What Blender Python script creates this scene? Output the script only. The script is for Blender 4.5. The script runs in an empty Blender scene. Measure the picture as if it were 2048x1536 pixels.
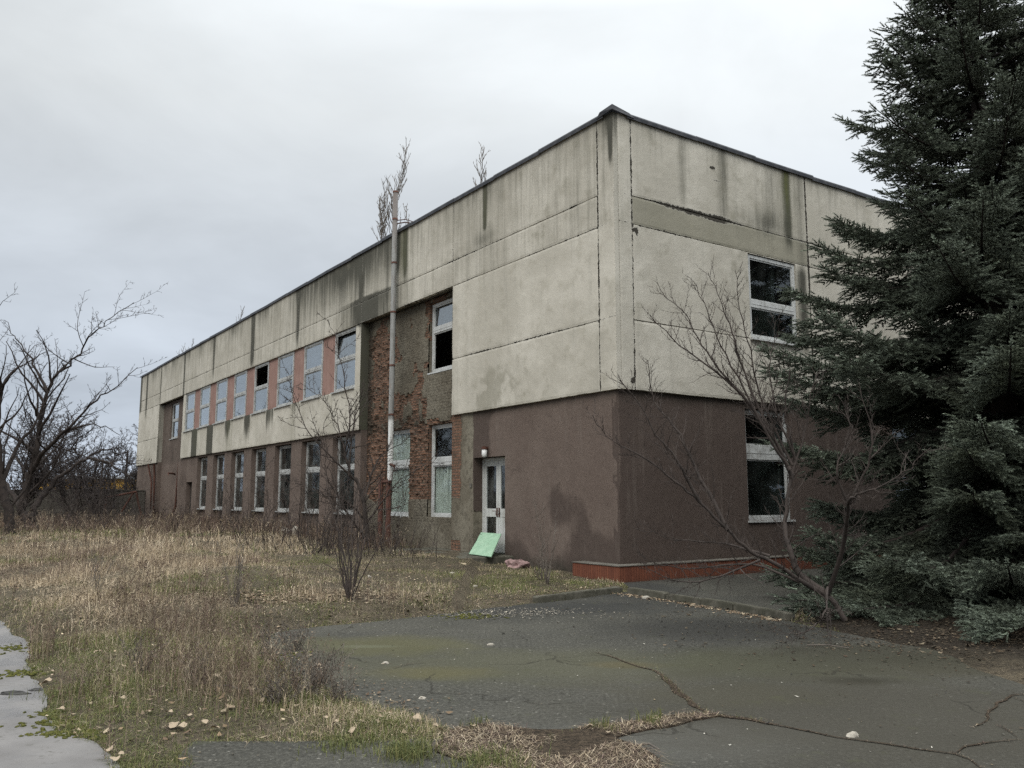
import bpy, math, numpy as np
from mathutils import Vector
R = math.radians
S = bpy.context.scene
COL = S.collection
rng = np.random.default_rng(11)

# ------------------------------------------------------------------ survey: camera and measured points
F, CX, CY, EYE = 1700.0, 1024.0, 768.0, 1.6
PITCH = math.atan(231 / F)
cp, sp = math.cos(PITCH), math.sin(PITCH)

def ray(u, v):
    dx, dy = (u - CX) / F, (CY - v) / F
    return np.array([dx, cp - dy * sp, sp + dy * cp])

def gp(u, v, z=0.0):                       # point on the ground at height z
    r = ray(u, v)
    t = (z - EYE) / r[2]
    return np.array([r[0] * t, r[1] * t, z])

def pt(u, v, Y):                           # point at a forward distance
    r = ray(u, v)
    t = Y / r[1]
    return np.array([r[0] * t, Y, EYE + r[2] * t])

C0 = np.array([2.09, 16.75])               # building corner
DR = np.array([0.82505, 0.56506])          # local x, along right facade
DL = np.array([-0.56506, 0.82505])         # local y, along left facade
def toworld(x, y, z=0):
    p = C0 + DR * x + DL * y
    return np.array([p[0], p[1], z])
def onleft(u, v, x=0.0):                   # (s, z) on the plane local x
    r = ray(u, v); n = -DR
    P0 = C0 + DR * x
    t = (P0 @ n) / (r[:2] @ n)
    return ((r[:2] * t - P0) @ DL, r[2] * t + EYE)

# ------------------------------------------------------------------ noise (numpy)
def _h(ix, iy, seed):
    n = (ix.astype(np.int64) * 374761393 + iy.astype(np.int64) * 668265263 + seed * 1274126177) & 0xffffffff
    n = ((n ^ (n >> 13)) * 1274126177) & 0xffffffff
    return ((n ^ (n >> 16)) & 0xffff) / 65535.0
def vnoise(x, y, seed=0):
    x = np.asarray(x, float); y = np.asarray(y, float)
    x, y = np.broadcast_arrays(x, y)
    ix, iy = np.floor(x), np.floor(y)
    fx, fy = x - ix, y - iy
    fx = fx * fx * (3 - 2 * fx); fy = fy * fy * (3 - 2 * fy)
    a = _h(ix, iy, seed); b = _h(ix + 1, iy, seed); c = _h(ix, iy + 1, seed); d = _h(ix + 1, iy + 1, seed)
    return (a * (1 - fx) + b * fx) * (1 - fy) + (c * (1 - fx) + d * fx) * fy
def fbm(x, y, seed=0, oct=4):
    s, a, t = 0.0, 0.5, 0.0
    for i in range(oct):
        s = s + a * vnoise(np.asarray(x) * 2 ** i + 17.3 * i, np.asarray(y) * 2 ** i + 9.1 * i, seed + i); t += a; a *= .5
    return s / t
def sst(a, b, x):
    t = np.clip((np.asarray(x, float) - a) / (b - a), 0, 1)
    return t * t * (3 - 2 * t)
def gauss(x, c, w): return np.exp(-((x - c) / w) ** 2)

# ------------------------------------------------------------------ mesh helpers
def mesh_from(name, verts, faces, attrs=None, smooth=False):
    """verts Nx3; faces: list of int arrays (k x 3 or k x 4)."""
    verts = np.asarray(verts, np.float32).reshape(-1, 3)
    me = bpy.data.meshes.new(name)
    faces = [np.asarray(f, np.int32) for f in faces if len(f)]
    loops = np.concatenate([f.ravel() for f in faces])
    tot = np.concatenate([np.full(len(f), f.shape[1], np.int32) for f in faces])
    start = np.concatenate([[0], np.cumsum(tot)[:-1]]).astype(np.int32)
    me.vertices.add(len(verts)); me.vertices.foreach_set('co', verts.ravel())
    me.loops.add(len(loops)); me.loops.foreach_set('vertex_index', loops)
    me.polygons.add(len(tot)); me.polygons.foreach_set('loop_start', start)
    me.polygons.foreach_set('loop_total', tot)
    me.polygons.foreach_set('use_smooth', np.full(len(tot), bool(smooth)))
    me.update(calc_edges=True)
    for k, a in (attrs or {}).items():
        a = np.asarray(a, np.float32)
        if a.ndim == 1:
            at = me.attributes.new(k, 'FLOAT', 'POINT'); at.data.foreach_set('value', a)
        else:
            c = np.ones((len(a), 4), np.float32); c[:, :3] = a
            at = me.attributes.new(k, 'FLOAT_COLOR', 'POINT'); at.data.foreach_set('color', c.ravel())
    return me

def link(name, me, mat=None, parent=None):
    o = bpy.data.objects.new(name, me); COL.objects.link(o)
    if mat is not None:
        for m in (mat if isinstance(mat, (list, tuple)) else [mat]): me.materials.append(m)
    if parent is not None: o.parent = parent
    return o
def empty(name, loc=(0, 0, 0), rz=0.0):
    o = bpy.data.objects.new(name, None); COL.objects.link(o)
    o.location = loc; o.rotation_euler = (0, 0, rz); o.empty_display_size = .3
    return o
def tag(o, label=None, cat=None, group=None, kind=None):
    if label: o['label'] = label
    if cat: o['category'] = cat
    if group: o['group'] = group
    if kind: o['kind'] = kind
    return o

class MB:                                   # mesh collector
    def __init__(s): s.v = []; s.f = []; s.n = 0
    def add(s, verts, *faces):
        verts = np.asarray(verts, float).reshape(-1, 3)
        s.v.append(verts)
        for f in faces:
            f = np.asarray(f, int)
            if len(f): s.f.append(f + s.n)
        s.n += len(verts); return s
    def box(s, a, b, bev=0.0):
        (x0, y0, z0), (x1, y1, z1) = a, b
        if bev <= 0:
            v = [(x0,y0,z0),(x1,y0,z0),(x1,y1,z0),(x0,y1,z0),(x0,y0,z1),(x1,y0,z1),(x1,y1,z1),(x0,y1,z1)]
            return s.add(v, [(0,3,2,1),(4,5,6,7),(0,1,5,4),(1,2,6,5),(2,3,7,6),(3,0,4,7)])
        me = bpy.data.meshes.new('t'); import bmesh
        bm = bmesh.new(); bmesh.ops.create_cube(bm, size=1)
        for w in bm.verts: w.co = Vector(((x0+x1)/2 + w.co.x*(x1-x0), (y0+y1)/2 + w.co.y*(y1-y0), (z0+z1)/2 + w.co.z*(z1-z0)))
        bmesh.ops.bevel(bm, geom=bm.edges[:], offset=bev, segments=2, affect='EDGES', profile=.6)
        bm.verts.index_update()
        vs = [tuple(w.co) for w in bm.verts]
        q = [[w.index for w in f.verts] for f in bm.faces if len(f.verts) == 4]
        t = [[w.index for w in f.verts] for f in bm.faces if len(f.verts) == 3]
        bm.free(); bpy.data.meshes.remove(me)
        return s.add(vs, np.array(q).reshape(-1, 4), np.array(t).reshape(-1, 3))
    def tube(s, pts, rad, sides=10, cap=True):
        v, f, t = tubes([(np.asarray(pts, float), np.broadcast_to(np.asarray(rad, float), (len(pts),)))], lambda r: sides)
        n0 = s.n
        s.add(v, f)
        if cap:
            for base, flip in ((0, True), (len(v) - sides, False)):
                ring = list(range(base, base + sides))
                c = v[ring].mean(0)
                ci = s.n; s.v.append(c[None]); s.n += 1
                tri = [(n0 + ring[i], n0 + ring[(i + 1) % sides], ci) for i in range(sides)]
                s.f.append(np.array(tri))
        return s
    def mesh(s, name, smooth=False, attrs=None):
        return mesh_from(name, np.concatenate(s.v), s.f, attrs, smooth)
    def build(s, name, mat, parent=None, smooth=False):
        return link(name, s.mesh(name, smooth), mat, parent)

def tubes(polys, sides_fn, extra=None):
    """polys: list of (pts nx3, radii n). Groups by (n, sides) and builds all tubes at once."""
    groups = {}
    for i, (p, r) in enumerate(polys):
        groups.setdefault((len(p), sides_fn(r[0])), []).append(i)
    V, Q, T = [], [], []
    off = 0
    for (n, k), idx in groups.items():
        P = np.stack([polys[i][0] for i in idx]); Rr = np.stack([polys[i][1] for i in idx])
        t = np.gradient(P, axis=1); t /= np.linalg.norm(t, axis=2, keepdims=True) + 1e-9
        m = t.mean(1, keepdims=True)
        ref = np.where(np.abs(m[..., 2:3]) > .8 * np.linalg.norm(m, axis=2, keepdims=True), np.array([1., 0, 0]), np.array([0, 0, 1.]))
        u = np.cross(t, np.broadcast_to(ref, t.shape)); u /= np.linalg.norm(u, axis=2, keepdims=True) + 1e-9
        w = np.cross(t, u)
        a = np.arange(k) * 2 * np.pi / k
        ring = u[:, :, None, :] * np.cos(a)[None, None, :, None] + w[:, :, None, :] * np.sin(a)[None, None, :, None]
        v = P[:, :, None, :] + ring * Rr[:, :, None, None]
        B = len(idx)
        V.append(v.reshape(-1, 3))
        b, i, j = np.meshgrid(np.arange(B), np.arange(n - 1), np.arange(k), indexing='ij')
        j2 = (j + 1) % k
        base = off + b * n * k
        Q.append(np.stack([base + i*k + j, base + i*k + j2, base + (i+1)*k + j2, base + (i+1)*k + j], -1).reshape(-1, 4))
        off += B * n * k
    return np.concatenate(V), np.concatenate(Q), None

# ------------------------------------------------------------------ node helpers
class M:
    def __init__(s, name):
        s.m = bpy.data.materials.new(name); s.m.use_nodes = True
        s.t = s.m.node_tree; s.t.nodes.clear()
        s.out = s.t.nodes.new('ShaderNodeOutputMaterial')
        s._oc = None
    def n(s, typ, ins=None, out=0, **props):
        nd = s.t.nodes.new('ShaderNode' + typ)
        for k, v in props.items(): setattr(nd, k, v)
        for k, v in (ins or {}).items():
            sk = nd.inputs[k]
            if isinstance(v, bpy.types.NodeSocket): s.t.links.new(v, sk)
            else: sk.default_value = v
        return nd.outputs[out]
    @property
    def oc(s):
        if s._oc is None: s._oc = s.n('TexCoord', out='Object')
        return s._oc
    def map(s, scale=(1, 1, 1), loc=(0, 0, 0), rot=(0, 0, 0), vec=None, typ='POINT'):
        return s.n('Mapping', {'Vector': vec or s.oc, 'Scale': scale, 'Location': loc, 'Rotation': rot}, vector_type=typ)
    def noise(s, scale, detail=4, rough=.55, vec=None, dist=0.0, lac=2.0):
        return s.n('TexNoise', {'Vector': vec or s.oc, 'Scale': scale, 'Detail': detail, 'Roughness': rough, 'Distortion': dist, 'Lacunarity': lac})
    def vor(s, scale, vec=None, out='Distance', **p):
        return s.n('TexVoronoi', {'Vector': vec or s.oc, 'Scale': scale}, out=out, **p)
    def rng(s, x, a, b, c=0.0, d=1.0, smooth=True):
        return s.n('MapRange', {'Value': x, 'From Min': a, 'From Max': b, 'To Min': c, 'To Max': d}, interpolation_type='SMOOTHSTEP' if smooth else 'LINEAR')
    def ma(s, op, a, b=None, c=None):
        ins = {0: a}
        if b is not None: ins[1] = b
        if c is not None: ins[2] = c
        return s.n('Math', ins, operation=op, use_clamp=False)
    def mix(s, f, a, b, mode='MIX'):
        def col(c): return c if isinstance(c, bpy.types.NodeSocket) else (tuple(c) + (1,) if len(c) == 3 else c)
        return s.n('Mix', {0: f, 6: col(a), 7: col(b)}, out=2, data_type='RGBA', blend_type=mode, clamp_factor=True)
    def attr(s, name, out='Fac'): return s.n('Attribute', out=out, attribute_name=name, attribute_type='GEOMETRY')
    def ell(s, c, rx, ry, rot=0, soft=0.3, fuzz=None, amt=.5):
        v = s.map((rx, ry, 1e6), (c[0], c[1], 0), (0, 0, rot), typ='TEXTURE')
        d = s.n('VectorMath', {0: v}, out='Value', operation='LENGTH')
        if fuzz is not None: d = s.ma('ADD', d, s.ma('MULTIPLY', s.ma('SUBTRACT', fuzz, .5), amt))
        return s.rng(d, 1.0, 1.0 - soft)
    def bump(s, h, strength=.3, dist=.02, nrm=None):
        ins = {'Height': h, 'Strength': strength, 'Distance': dist}
        if nrm: ins['Normal'] = nrm
        return s.n('Bump', ins)
    def finish(s, col, rough=.85, nrm=None, spec=.3, metal=0.0, **kw):
        ins = {'Base Color': col if isinstance(col, bpy.types.NodeSocket) else tuple(col) + (1,), 'Roughness': rough, 'Metallic': metal, 'Specular IOR Level': spec}
        if nrm: ins['Normal'] = nrm
        ins.update(kw)
        b = s.n('BsdfPrincipled', ins)
        s.t.links.new(b, s.out.inputs['Surface'])
        return s.m

# ------------------------------------------------------------------ materials
def m_cladding(name, base_a, base_b):
    k = M(name)
    big = k.noise(.55, 5, .6); mid = k.noise(2.3, 5, .65); fine = k.noise(28, 4, .6); vf = k.noise(120, 2, .5)
    streak = k.noise(1.0, 5, .65, vec=k.map((5.5, 5.5, .35)))
    c = k.mix(k.rng(big, .38, .66), base_a, base_b)
    c = k.mix(k.ma('MULTIPLY', k.rng(mid, .5, .72), .38), c, (.27, .25, .19))
    c = k.mix(k.ma('MULTIPLY', k.rng(streak, .5, .8), .3), c, (.22, .215, .18))
    c = k.mix(k.ma('MULTIPLY', k.rng(fine, .35, .75), .22), c, (.3, .28, .23))
    # grey-brown grime patches and rain streaks, painted by position
    st = k.ma('ADD', k.attr('stain'), k.ma('MULTIPLY', k.ma('SUBTRACT', streak, .5), .9))
    st = k.ma('ADD', st, k.ma('MULTIPLY', k.ma('SUBTRACT', fine, .5), .35))
    c = k.mix(k.ma('MULTIPLY', k.rng(st, .12, .7), .62), c, (.13, .125, .098))
    c = k.mix(k.ma('MULTIPLY', k.rng(st, .5, .95), .85), c, (.04, .04, .031))
    gr = k.ma('MULTIPLY', k.attr('green'), k.rng(k.ma('ADD', streak, fine), .7, 1.15))
    c = k.mix(gr, c, (.10, .105, .04))
    pa = k.ma('ADD', k.attr('patch'), k.ma('MULTIPLY', k.ma('SUBTRACT', mid, .5), .7))
    c = k.mix(k.ma('MULTIPLY', k.rng(pa, .35, .6), .55), c, (.235, .22, .17))
    cn = k.noise(9, 7, .78)
    cr = k.ma('ADD', k.attr('crack'), k.ma('MULTIPLY', k.ma('SUBTRACT', cn, .5), 2.0))
    crm = k.rng(cr, .62, .72)
    rim = k.rng(cr, .46, .62)
    c = k.mix(k.ma('MULTIPLY', rim, .45), c, (.52, .5, .44))
    c = k.mix(crm, c, (.045, .04, .032))
    # small pock marks
    pk = k.vor(2.7, vec=k.map((1, 1, 1.6)), feature='F1')
    pkm = k.ma('MULTIPLY', k.rng(k.ma('ADD', pk, k.ma('MULTIPLY', cn, .12)), .105, .085), k.rng(mid, .56, .6))
    c = k.mix(k.ma('MULTIPLY', pkm, .7), c, (.12, .11, .09))
    c = k.mix(k.rng(vf, .2, .8, .0, .12), c, (.12, .115, .1))
    h = k.ma('SUBTRACT', k.ma('ADD', k.ma('MULTIPLY', fine, .35), k.ma('MULTIPLY', vf, .12)), k.ma('MULTIPLY', crm, 1.2))
    h = k.ma('ADD', h, k.ma('MULTIPLY', mid, .8))
    return k.finish(c, .92, k.bump(h, .45, .02), spec=.15)

CLAD = m_cladding('weathered_cladding', (.455, .427, .362), (.58, .548, .475))
CLADB = m_cladding('grey_band_cladding', (.27, .255, .2), (.33, .31, .245))

def m_wall():
    k = M('brown_render_and_brick')
    sx = k.n('SeparateXYZ', {0: k.oc}); 
    sep = sx.node
    # brick coordinates: (x+y) along the wall, z up
    al = k.ma('ADD', sep.outputs[0], sep.outputs[1])
    bv = k.n('CombineXYZ', {0: al, 1: sep.outputs[2], 2: 0.0})
    wob = k.noise(5, 3, .5)
    bv2 = k.n('VectorMath', {0: bv, 1: k.n('CombineXYZ', {0: k.ma('MULTIPLY', wob, .05), 1: k.ma('MULTIPLY', wob, .035), 2: 0.0})}, operation='ADD')
    bt = k.n('TexBrick', {'Vector': bv2, 'Color1': (.23, .125, .082, 1), 'Color2': (.15, .088, .062, 1), 'Mortar': (.10, .088, .07, 1), 'Scale': 1.0,
             'Mortar Size': .011, 'Mortar Smooth': .3, 'Bias': -.1, 'Brick Width': .26, 'Row Height': .077}, out='Color')
    bfac = bt.node.outputs['Fac']
    big = k.noise(.8, 5, .6); mid = k.noise(3.2, 5, .65); fine = k.noise(40, 4, .65); vf = k.noise(160, 2, .5)
    spk = k.noise(30, 4, .8)
    brown = k.mix(k.rng(big, .35, .68), (.15, .115, .096), (.185, .146, .122))
    brown = k.mix(k.ma('MULTIPLY', k.rng(mid, .45, .75), .4), brown, (.076, .055, .046))
    brown = k.mix(k.rng(spk, .5, .72, 0, .6), brown, (.21, .17, .145))
    brown = k.mix(k.rng(spk, .47, .3, 0, .5), brown, (.07, .052, .044))
    brown = k.mix(k.rng(vf, .3, .7, .45, .0), brown, (.045, .033, .028))
    dp = k.ma('ADD', k.attr('damp_shade'), k.ma('MULTIPLY', k.ma('SUBTRACT', k.noise(2.0, 6, .6), .5), .55))
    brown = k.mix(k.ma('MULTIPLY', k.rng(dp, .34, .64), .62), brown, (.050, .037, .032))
    brown = k.mix(k.ma('MULTIPLY', k.attr('edge_dark'), k.rng(mid, .25, .6)), brown, (.03, .03, .022))
    hl = k.vor(.9, vec=k.n('VectorMath', {0: k.oc, 1: k.n('TexNoise', {'Vector': k.oc, 'Scale': 3.0, 'Detail': 4.0}, out='Color')}, operation='ADD'), feature='DISTANCE_TO_EDGE')
    brown = k.mix(k.ma('MULTIPLY', k.rng(hl, .007, .002), k.rng(k.noise(1.1, 2, .5), .5, .6, 0, .7)), brown, (.03, .024, .02))
    brown = k.mix(k.ma('MULTIPLY', k.rng(k.noise(1, 6, .7, vec=k.map((7, 7, .5))), .54, .75), .35), brown, (.2, .17, .145))
    wall = brown
    brick = k.mix(k.rng(mid, .4, .7, 0, .6), bt, (.12, .075, .05))
    brick = k.mix(k.rng(k.noise(9, 5, .7), .48, .66, 0, .85), brick, (.075, .062, .048))
    brick = k.mix(k.rng(fine, .55, .8, 0, .5), brick, (.24, .15, .10))
    pn = k.noise(3.0, 7, .68)
    pl = k.ma('ADD', k.attr('plaster'), k.ma('MULTIPLY', k.ma('SUBTRACT', pn, .5), .55))
    plm = k.rng(pl, .48, .53)
    bk = k.ma('ADD', k.attr('brick'), k.ma('MULTIPLY', k.ma('SUBTRACT', k.noise(4.0, 6, .65, vec=k.map(loc=(5, 3, 1))), .5), 1.0))
    bkm = k.rng(bk, .48, .52)
    plast = k.mix(k.rng(big, .4, .65), (.14, .122, .092), (.20, .18, .14))
    plast = k.mix(k.rng(k.noise(7, 5, .7), .46, .7, 0, .75), plast, (.065, .056, .042))
    plast = k.mix(k.rng(fine, .55, .8, 0, .4), plast, (.22, .2, .16))
    c = k.mix(bkm, wall, brick)
    c = k.mix(plm, c, plast)
    c = k.mix(k.ma('MULTIPLY', k.attr('dark_tone'), .85), c, (.028, .026, .02))
    h1 = k.ma('ADD', k.ma('MULTIPLY', fine, .25), k.ma('MULTIPLY', vf, .25))
    hb = k.ma('MULTIPLY', k.ma('SUBTRACT', k.ma('MULTIPLY', k.noise(14, 5, .7), 2.2), k.ma('MULTIPLY', bfac, 1.0)), bkm)
    hh = k.ma('ADD', h1, k.ma('ADD', hb, k.ma('MULTIPLY', plm, 1.3)))
    return k.finish(c, .93, k.bump(hh, .75, .02), spec=.15)
WALL = m_wall()

def m_simple(name, a, b, scale=6, rough=.8, spec=.3, metal=0, bump=.2, streak=0, dark=(.05, .045, .04), lo=.4, hi=.7):
    k = M(name)
    n1 = k.noise(scale, 5, .62)
    c = k.mix(k.rng(n1, lo, hi), a, b)
    n2 = k.noise(scale * 9, 3, .6)
    c = k.mix(k.rng(n2, .55, .8, 0, .4), c, dark)
    if streak:
        c = k.mix(k.ma('MULTIPLY', k.rng(k.noise(1, 5, .65, vec=k.map((9, 9, .7))), .5, .72), streak), c, dark)
    return k.finish(c, rough, k.bump(n2, bump, .01), spec=spec, metal=metal)

PINK = m_simple('faded_pink_panel', (.255, .155, .128), (.31, .20, .168), 1.6, .8, .25, streak=.5, dark=(.15, .09, .075))
FRAME = m_simple('aged_white_paint', (.50, .51, .50), (.38, .385, .37), 4, .6, .35, streak=.45, dark=(.16, .15, .13))
FRAMEN = m_simple('dirty_white_paint', (.42, .43, .42), (.26, .26, .25), 5, .7, .3, streak=.7, dark=(.12, .11, .09))
DOORW = m_simple('white_door_paint', (.55, .56, .54), (.44, .44, .42), 3, .55, .35, streak=.35, dark=(.2, .18, .15))
ROOF = m_simple('dark_roof_felt', (.025, .026, .03), (.05, .05, .054), 3, .75, .3)
FLASH = m_simple('dark_metal_flashing', (.022, .024, .03), (.06, .06, .065), 5, .5, .4, streak=.2)
INNER = m_simple('dim_interior_plaster', (.22, .22, .2), (.16, .16, .15), 1.5, .9, .1)
BACK = m_simple('joint_mortar', (.10, .095, .08), (.19, .18, .15), 9, .95, .1)
CONC = m_simple('old_concrete', (.11, .10, .085), (.16, .15, .13), 3, .93, .15, streak=.2, dark=(.06, .06, .045))
KERB = m_simple('mossy_kerb_concrete', (.065, .062, .047), (.115, .107, .086), 5, .93, .15, dark=(.045, .05, .028))
RUST = m_simple('rusty_iron', (.085, .036, .024), (.05, .026, .02), 9, .85, .3, dark=(.025, .017, .014))
GREENB = m_simple('pale_green_paint', (.25, .40, .27), (.31, .46, .32), 3, .55, .35, dark=(.2, .38, .26), bump=.05)
CURT = m_simple('pale_green_curtain', (.44, .475, .435), (.34, .375, .345), 4, .9, .1, streak=.7, dark=(.14, .16, .14))
LAMPW = m_simple('white_lamp_glass', (.62, .62, .6), (.55, .55, .53), 8, .35, .5, bump=0)
CLOTH = m_simple('faded_pink_cloth', (.30, .20, .19), (.20, .14, .13), 14, .95, .1, dark=(.07, .05, .05))
STONE = m_simple('pale_rubble', (.34, .31, .26), (.22, .2, .17), 9, .92, .15, bump=.5)
DARKST = m_simple('dark_rubble', (.035, .034, .033), (.06, .058, .055), 14, .9, .2, bump=.5)
YELLOW = m_simple('yellow_sheet_cladding', (.52, .30, .03), (.45, .26, .04), 2, .6, .3)
PALEB = m_simple('pale_grey_sheet_cladding', (.36, .38, .4), (.3, .31, .33), 1, .6, .3)
PLINTH = None
def m_plinth():
    k = M('red_facing_brick')
    sep = k.n('SeparateXYZ', {0: k.oc}).node
    al = k.ma('ADD', sep.outputs[0], sep.outputs[1])
    bv = k.n('CombineXYZ', {0: al, 1: sep.outputs[2], 2: 0.0})
    bt = k.n('TexBrick', {'Vector': bv, 'Color1': (.17, .062, .036, 1), 'Color2': (.13, .048, .03, 1), 'Mortar': (.085, .032, .02, 1), 'Scale': 1.0,
             'Mortar Size': .006, 'Mortar Smooth': .2, 'Bias': 0.0, 'Brick Width': .068, 'Row Height': .4}, out='Color')
    bt.node.offset = 0.0
    n1 = k.noise(5, 5, .6)
    c = k.mix(k.rng(n1, .45, .7, 0, .5), bt, (.10, .035, .022))
    c = k.mix(k.rng(sep.outputs[2], .10, .0, 0, .6), c, (.05, .04, .03))
    c = k.mix(k.rng(k.noise(40, 3, .6), .6, .8, 0, .5), c, (.3, .2, .15))
    return k.finish(c, .85, k.bump(k.ma('SUBTRACT', n1, k.ma('MULTIPLY', bt.node.outputs['Fac'], 1.0)), .4, .01), spec=.2)
PLINTH = m_plinth()

def m_glass(name, f0, dirt, tint, rough=.02):
    k = M(name)
    fr = k.ma('ADD', f0, k.ma('MULTIPLY', k.ma('POWER', k.n('LayerWeight', {'Blend': .5}, out='Facing'), 5.0), 1 - f0))
    gl = k.n('BsdfGlossy', {'Color': (.93, .97, 1, 1), 'Roughness': rough})
    tr = k.n('BsdfTransparent', {'Color': tint + (1,)})
    a = k.n('MixShader', {0: fr, 1: tr, 2: gl})
    df = k.n('BsdfDiffuse', {'Color': (.27, .28, .26, 1)})
    d = k.ma('MULTIPLY', k.rng(k.noise(2.2, 6, .7, vec=k.map((1, 1, .6))), .35, .75), dirt)
    o = k.n('MixShader', {0: d, 1: a, 2: df})
    k.t.links.new(o, k.out.inputs['Surface'])
    return k.m
GLASS = m_glass('window_glass', .24, .08, (.7, .74, .74))
GLASSD = m_glass('dusty_dark_glass', .09, .22, (.7, .73, .73), .05)
GLASSC = m_glass('curtained_glass', .035, .05, (.94, .96, .95), .03)
GLASSR = m_glass('clear_dark_glass', .05, .04, (.6, .64, .64), .02)

def m_attr(name, rough=.9, sss=0.0, spec=.15, noise=0.0):
    k = M(name)
    c = k.attr('col', 'Color')
    if noise:
        c = k.mix(k.rng(k.noise(noise, 3, .6), .35, .7, 0, .6), c, (.02, .018, .014), 'MIX')
    return k.finish(c, rough, None, spec=spec)
GRASSM = m_attr('dry_grass_blades')
WEEDM = m_attr('dry_weed_stems')
LEAFM = m_simple('fallen_leaf', (.36, .29, .21), (.20, .145, .095), 40, .85, .2, dark=(.16, .1, .06))
LITTER = m_attr('leaf_litter')
SPRUCE = m_attr('blue_spruce_needles', .75, spec=.25)
BARK = m_simple('grey_brown_bark', (.075, .062, .052), (.045, .037, .032), 8, .95, .1, bump=.6, dark=(.03, .026, .022))
BARKD = m_simple('dark_bark', (.042, .034, .03), (.025, .021, .02), 8, .95, .1, bump=.6, dark=(.02, .017, .015))
TWIG = m_simple('grey_brown_twig_bark', (.062, .05, .044), (.036, .030, .027), 6, .9, .15, dark=(.13, .12, .11))
TWIGP = m_simple('pale_twig_bark', (.14, .12, .10), (.09, .078, .068), 6, .9, .15, dark=(.06, .05, .045))
TWIGD = m_simple('dark_twig_bark', (.05, .042, .04), (.03, .026, .026), 6, .9, .15, dark=(.02, .018, .018))

def m_asphalt():
    k = M('worn_asphalt')
    big = k.noise(.35, 5, .6); mid = k.noise(1.3, 6, .65); fine = k.noise(55, 4, .7); vf = k.noise(170, 2, .6)
    c = k.mix(k.rng(big, .40, .60), (.040, .038, .030), (.070, .066, .052))
    c = k.mix(k.rng(mid, .5, .75, 0, .5), c, (.045, .045, .042))
    agg = k.vor(95, out='Color'); 
    c = k.mix(k.rng(fine, .46, .7, 0, .75), c, (.125, .12, .105))
    c = k.mix(k.rng(k.noise(30, 3, .7), .50, .62, 0, .55), c, (.042, .041, .036))
    c = k.mix(k.rng(vf, .35, .65, .6, 0), c, (.032, .032, .030))
    ag = k.noise(27, 4, .8)
    c = k.mix(k.rng(ag, .50, .66, 0, .75), c, (.104, .100, .085))
    c = k.mix(k.rng(ag, .47, .34, 0, .75), c, (.026, .025, .021))
    pv = k.vor(15, feature='F1'); pc = k.n('SeparateXYZ', {0: k.vor(15, out='Color')}).node.outputs[0]
    c = k.mix(k.ma('MULTIPLY', k.rng(pv, .20, .12), k.rng(pc, .72, .74, 0, .7)), c, (.20, .19, .165))
    c = k.mix(k.ma('MULTIPLY', k.rng(pv, .24, .15), k.rng(pc, .22, .20, 0, .7)), c, (.024, .022, .018))
    peb = k.vor(26, feature='F1')
    c = k.mix(k.ma('MULTIPLY', k.rng(peb, .13, .08), k.rng(k.noise(7, 3, .6), .55, .62)), c, (.24, .23, .21))
    fz = k.noise(1.6, 6, .7)
    def E(*pts): return gp(*pts)
    # moss and damp: algae film on the surface
    for (u, v, rx, ry, col, st) in ((1050, 1330, 3.2, 1.3, (.068, .066, .040), .55), (1330, 1480, 1.6, .8, (.10, .098, .088), .5), (760, 1290, 1.6, .9, (.072, .068, .034), .75), (1560, 1330, 2.0, 1.4, (.050, .050, .030), .7),
            (870, 1345, .8, .45, (.085, .075, .032), .5), (1250, 1330, .5, .25, (.09, .07, .03), .35), (1720, 1362, .55, .26, (.020, .019, .012), .95), (1900, 1330, 1.2, 1.0, (.04, .036, .022), .6), (1750, 1430, 3.2, 2.6, (.042, .038, .029), .72), (1450, 1390, 1.2, .7, (.05, .046, .031), .5),
            (740, 1293, .55, .14, (.13, .14, .10), .25), (1100, 1215, 3.2, 1.3, (.032, .032, .030), .85), (1450, 1260, 2.0, 1.6, (.032, .031, .028), .85), (1250, 1180, 1.6, 2.6, (.032, .032, .030), .8), (1750, 1310, 2.0, 1.1, (.036, .034, .024), .8)):
        e = k.ell(E(u, v), rx, ry, 0, .75, fz, .9)
        c = k.mix(k.ma('MULTIPLY', e, st), c, col)
    mo = k.rng(k.noise(2.6, 7, .72), .56, .72, 0, .4)
    c = k.mix(mo, c, (.06, .062, .032))
    # hairline cracks
    w = k.n('VectorMath', {0: k.oc, 1: k.n('VectorMath', {0: k.n('TexNoise', {'Vector': k.oc, 'Scale': 2.2, 'Detail': 5.0}, out='Color'), 1: (.5, .5, .5)}, operation='SCALE')}, operation='ADD')
    w.node.inputs[1].links[0].from_node.inputs['Scale'].default_value = .5
    cr = k.vor(.55, vec=w, feature='DISTANCE_TO_EDGE')
    crm = k.ma('MULTIPLY', k.rng(cr, .006, .002), k.rng(k.noise(.9, 2, .5), .52, .6))
    c = k.mix(k.ma('MULTIPLY', crm, .6), c, (.02, .018, .014))
    h = k.ma('ADD', k.ma('MULTIPLY', fine, .5), k.ma('SUBTRACT', k.ma('MULTIPLY', vf, .5), crm))
    return k.finish(c, k.rng(mid, .3, .7, .78, .95), k.bump(h, .7, .010), spec=.12)
ASPH = m_asphalt()

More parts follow.
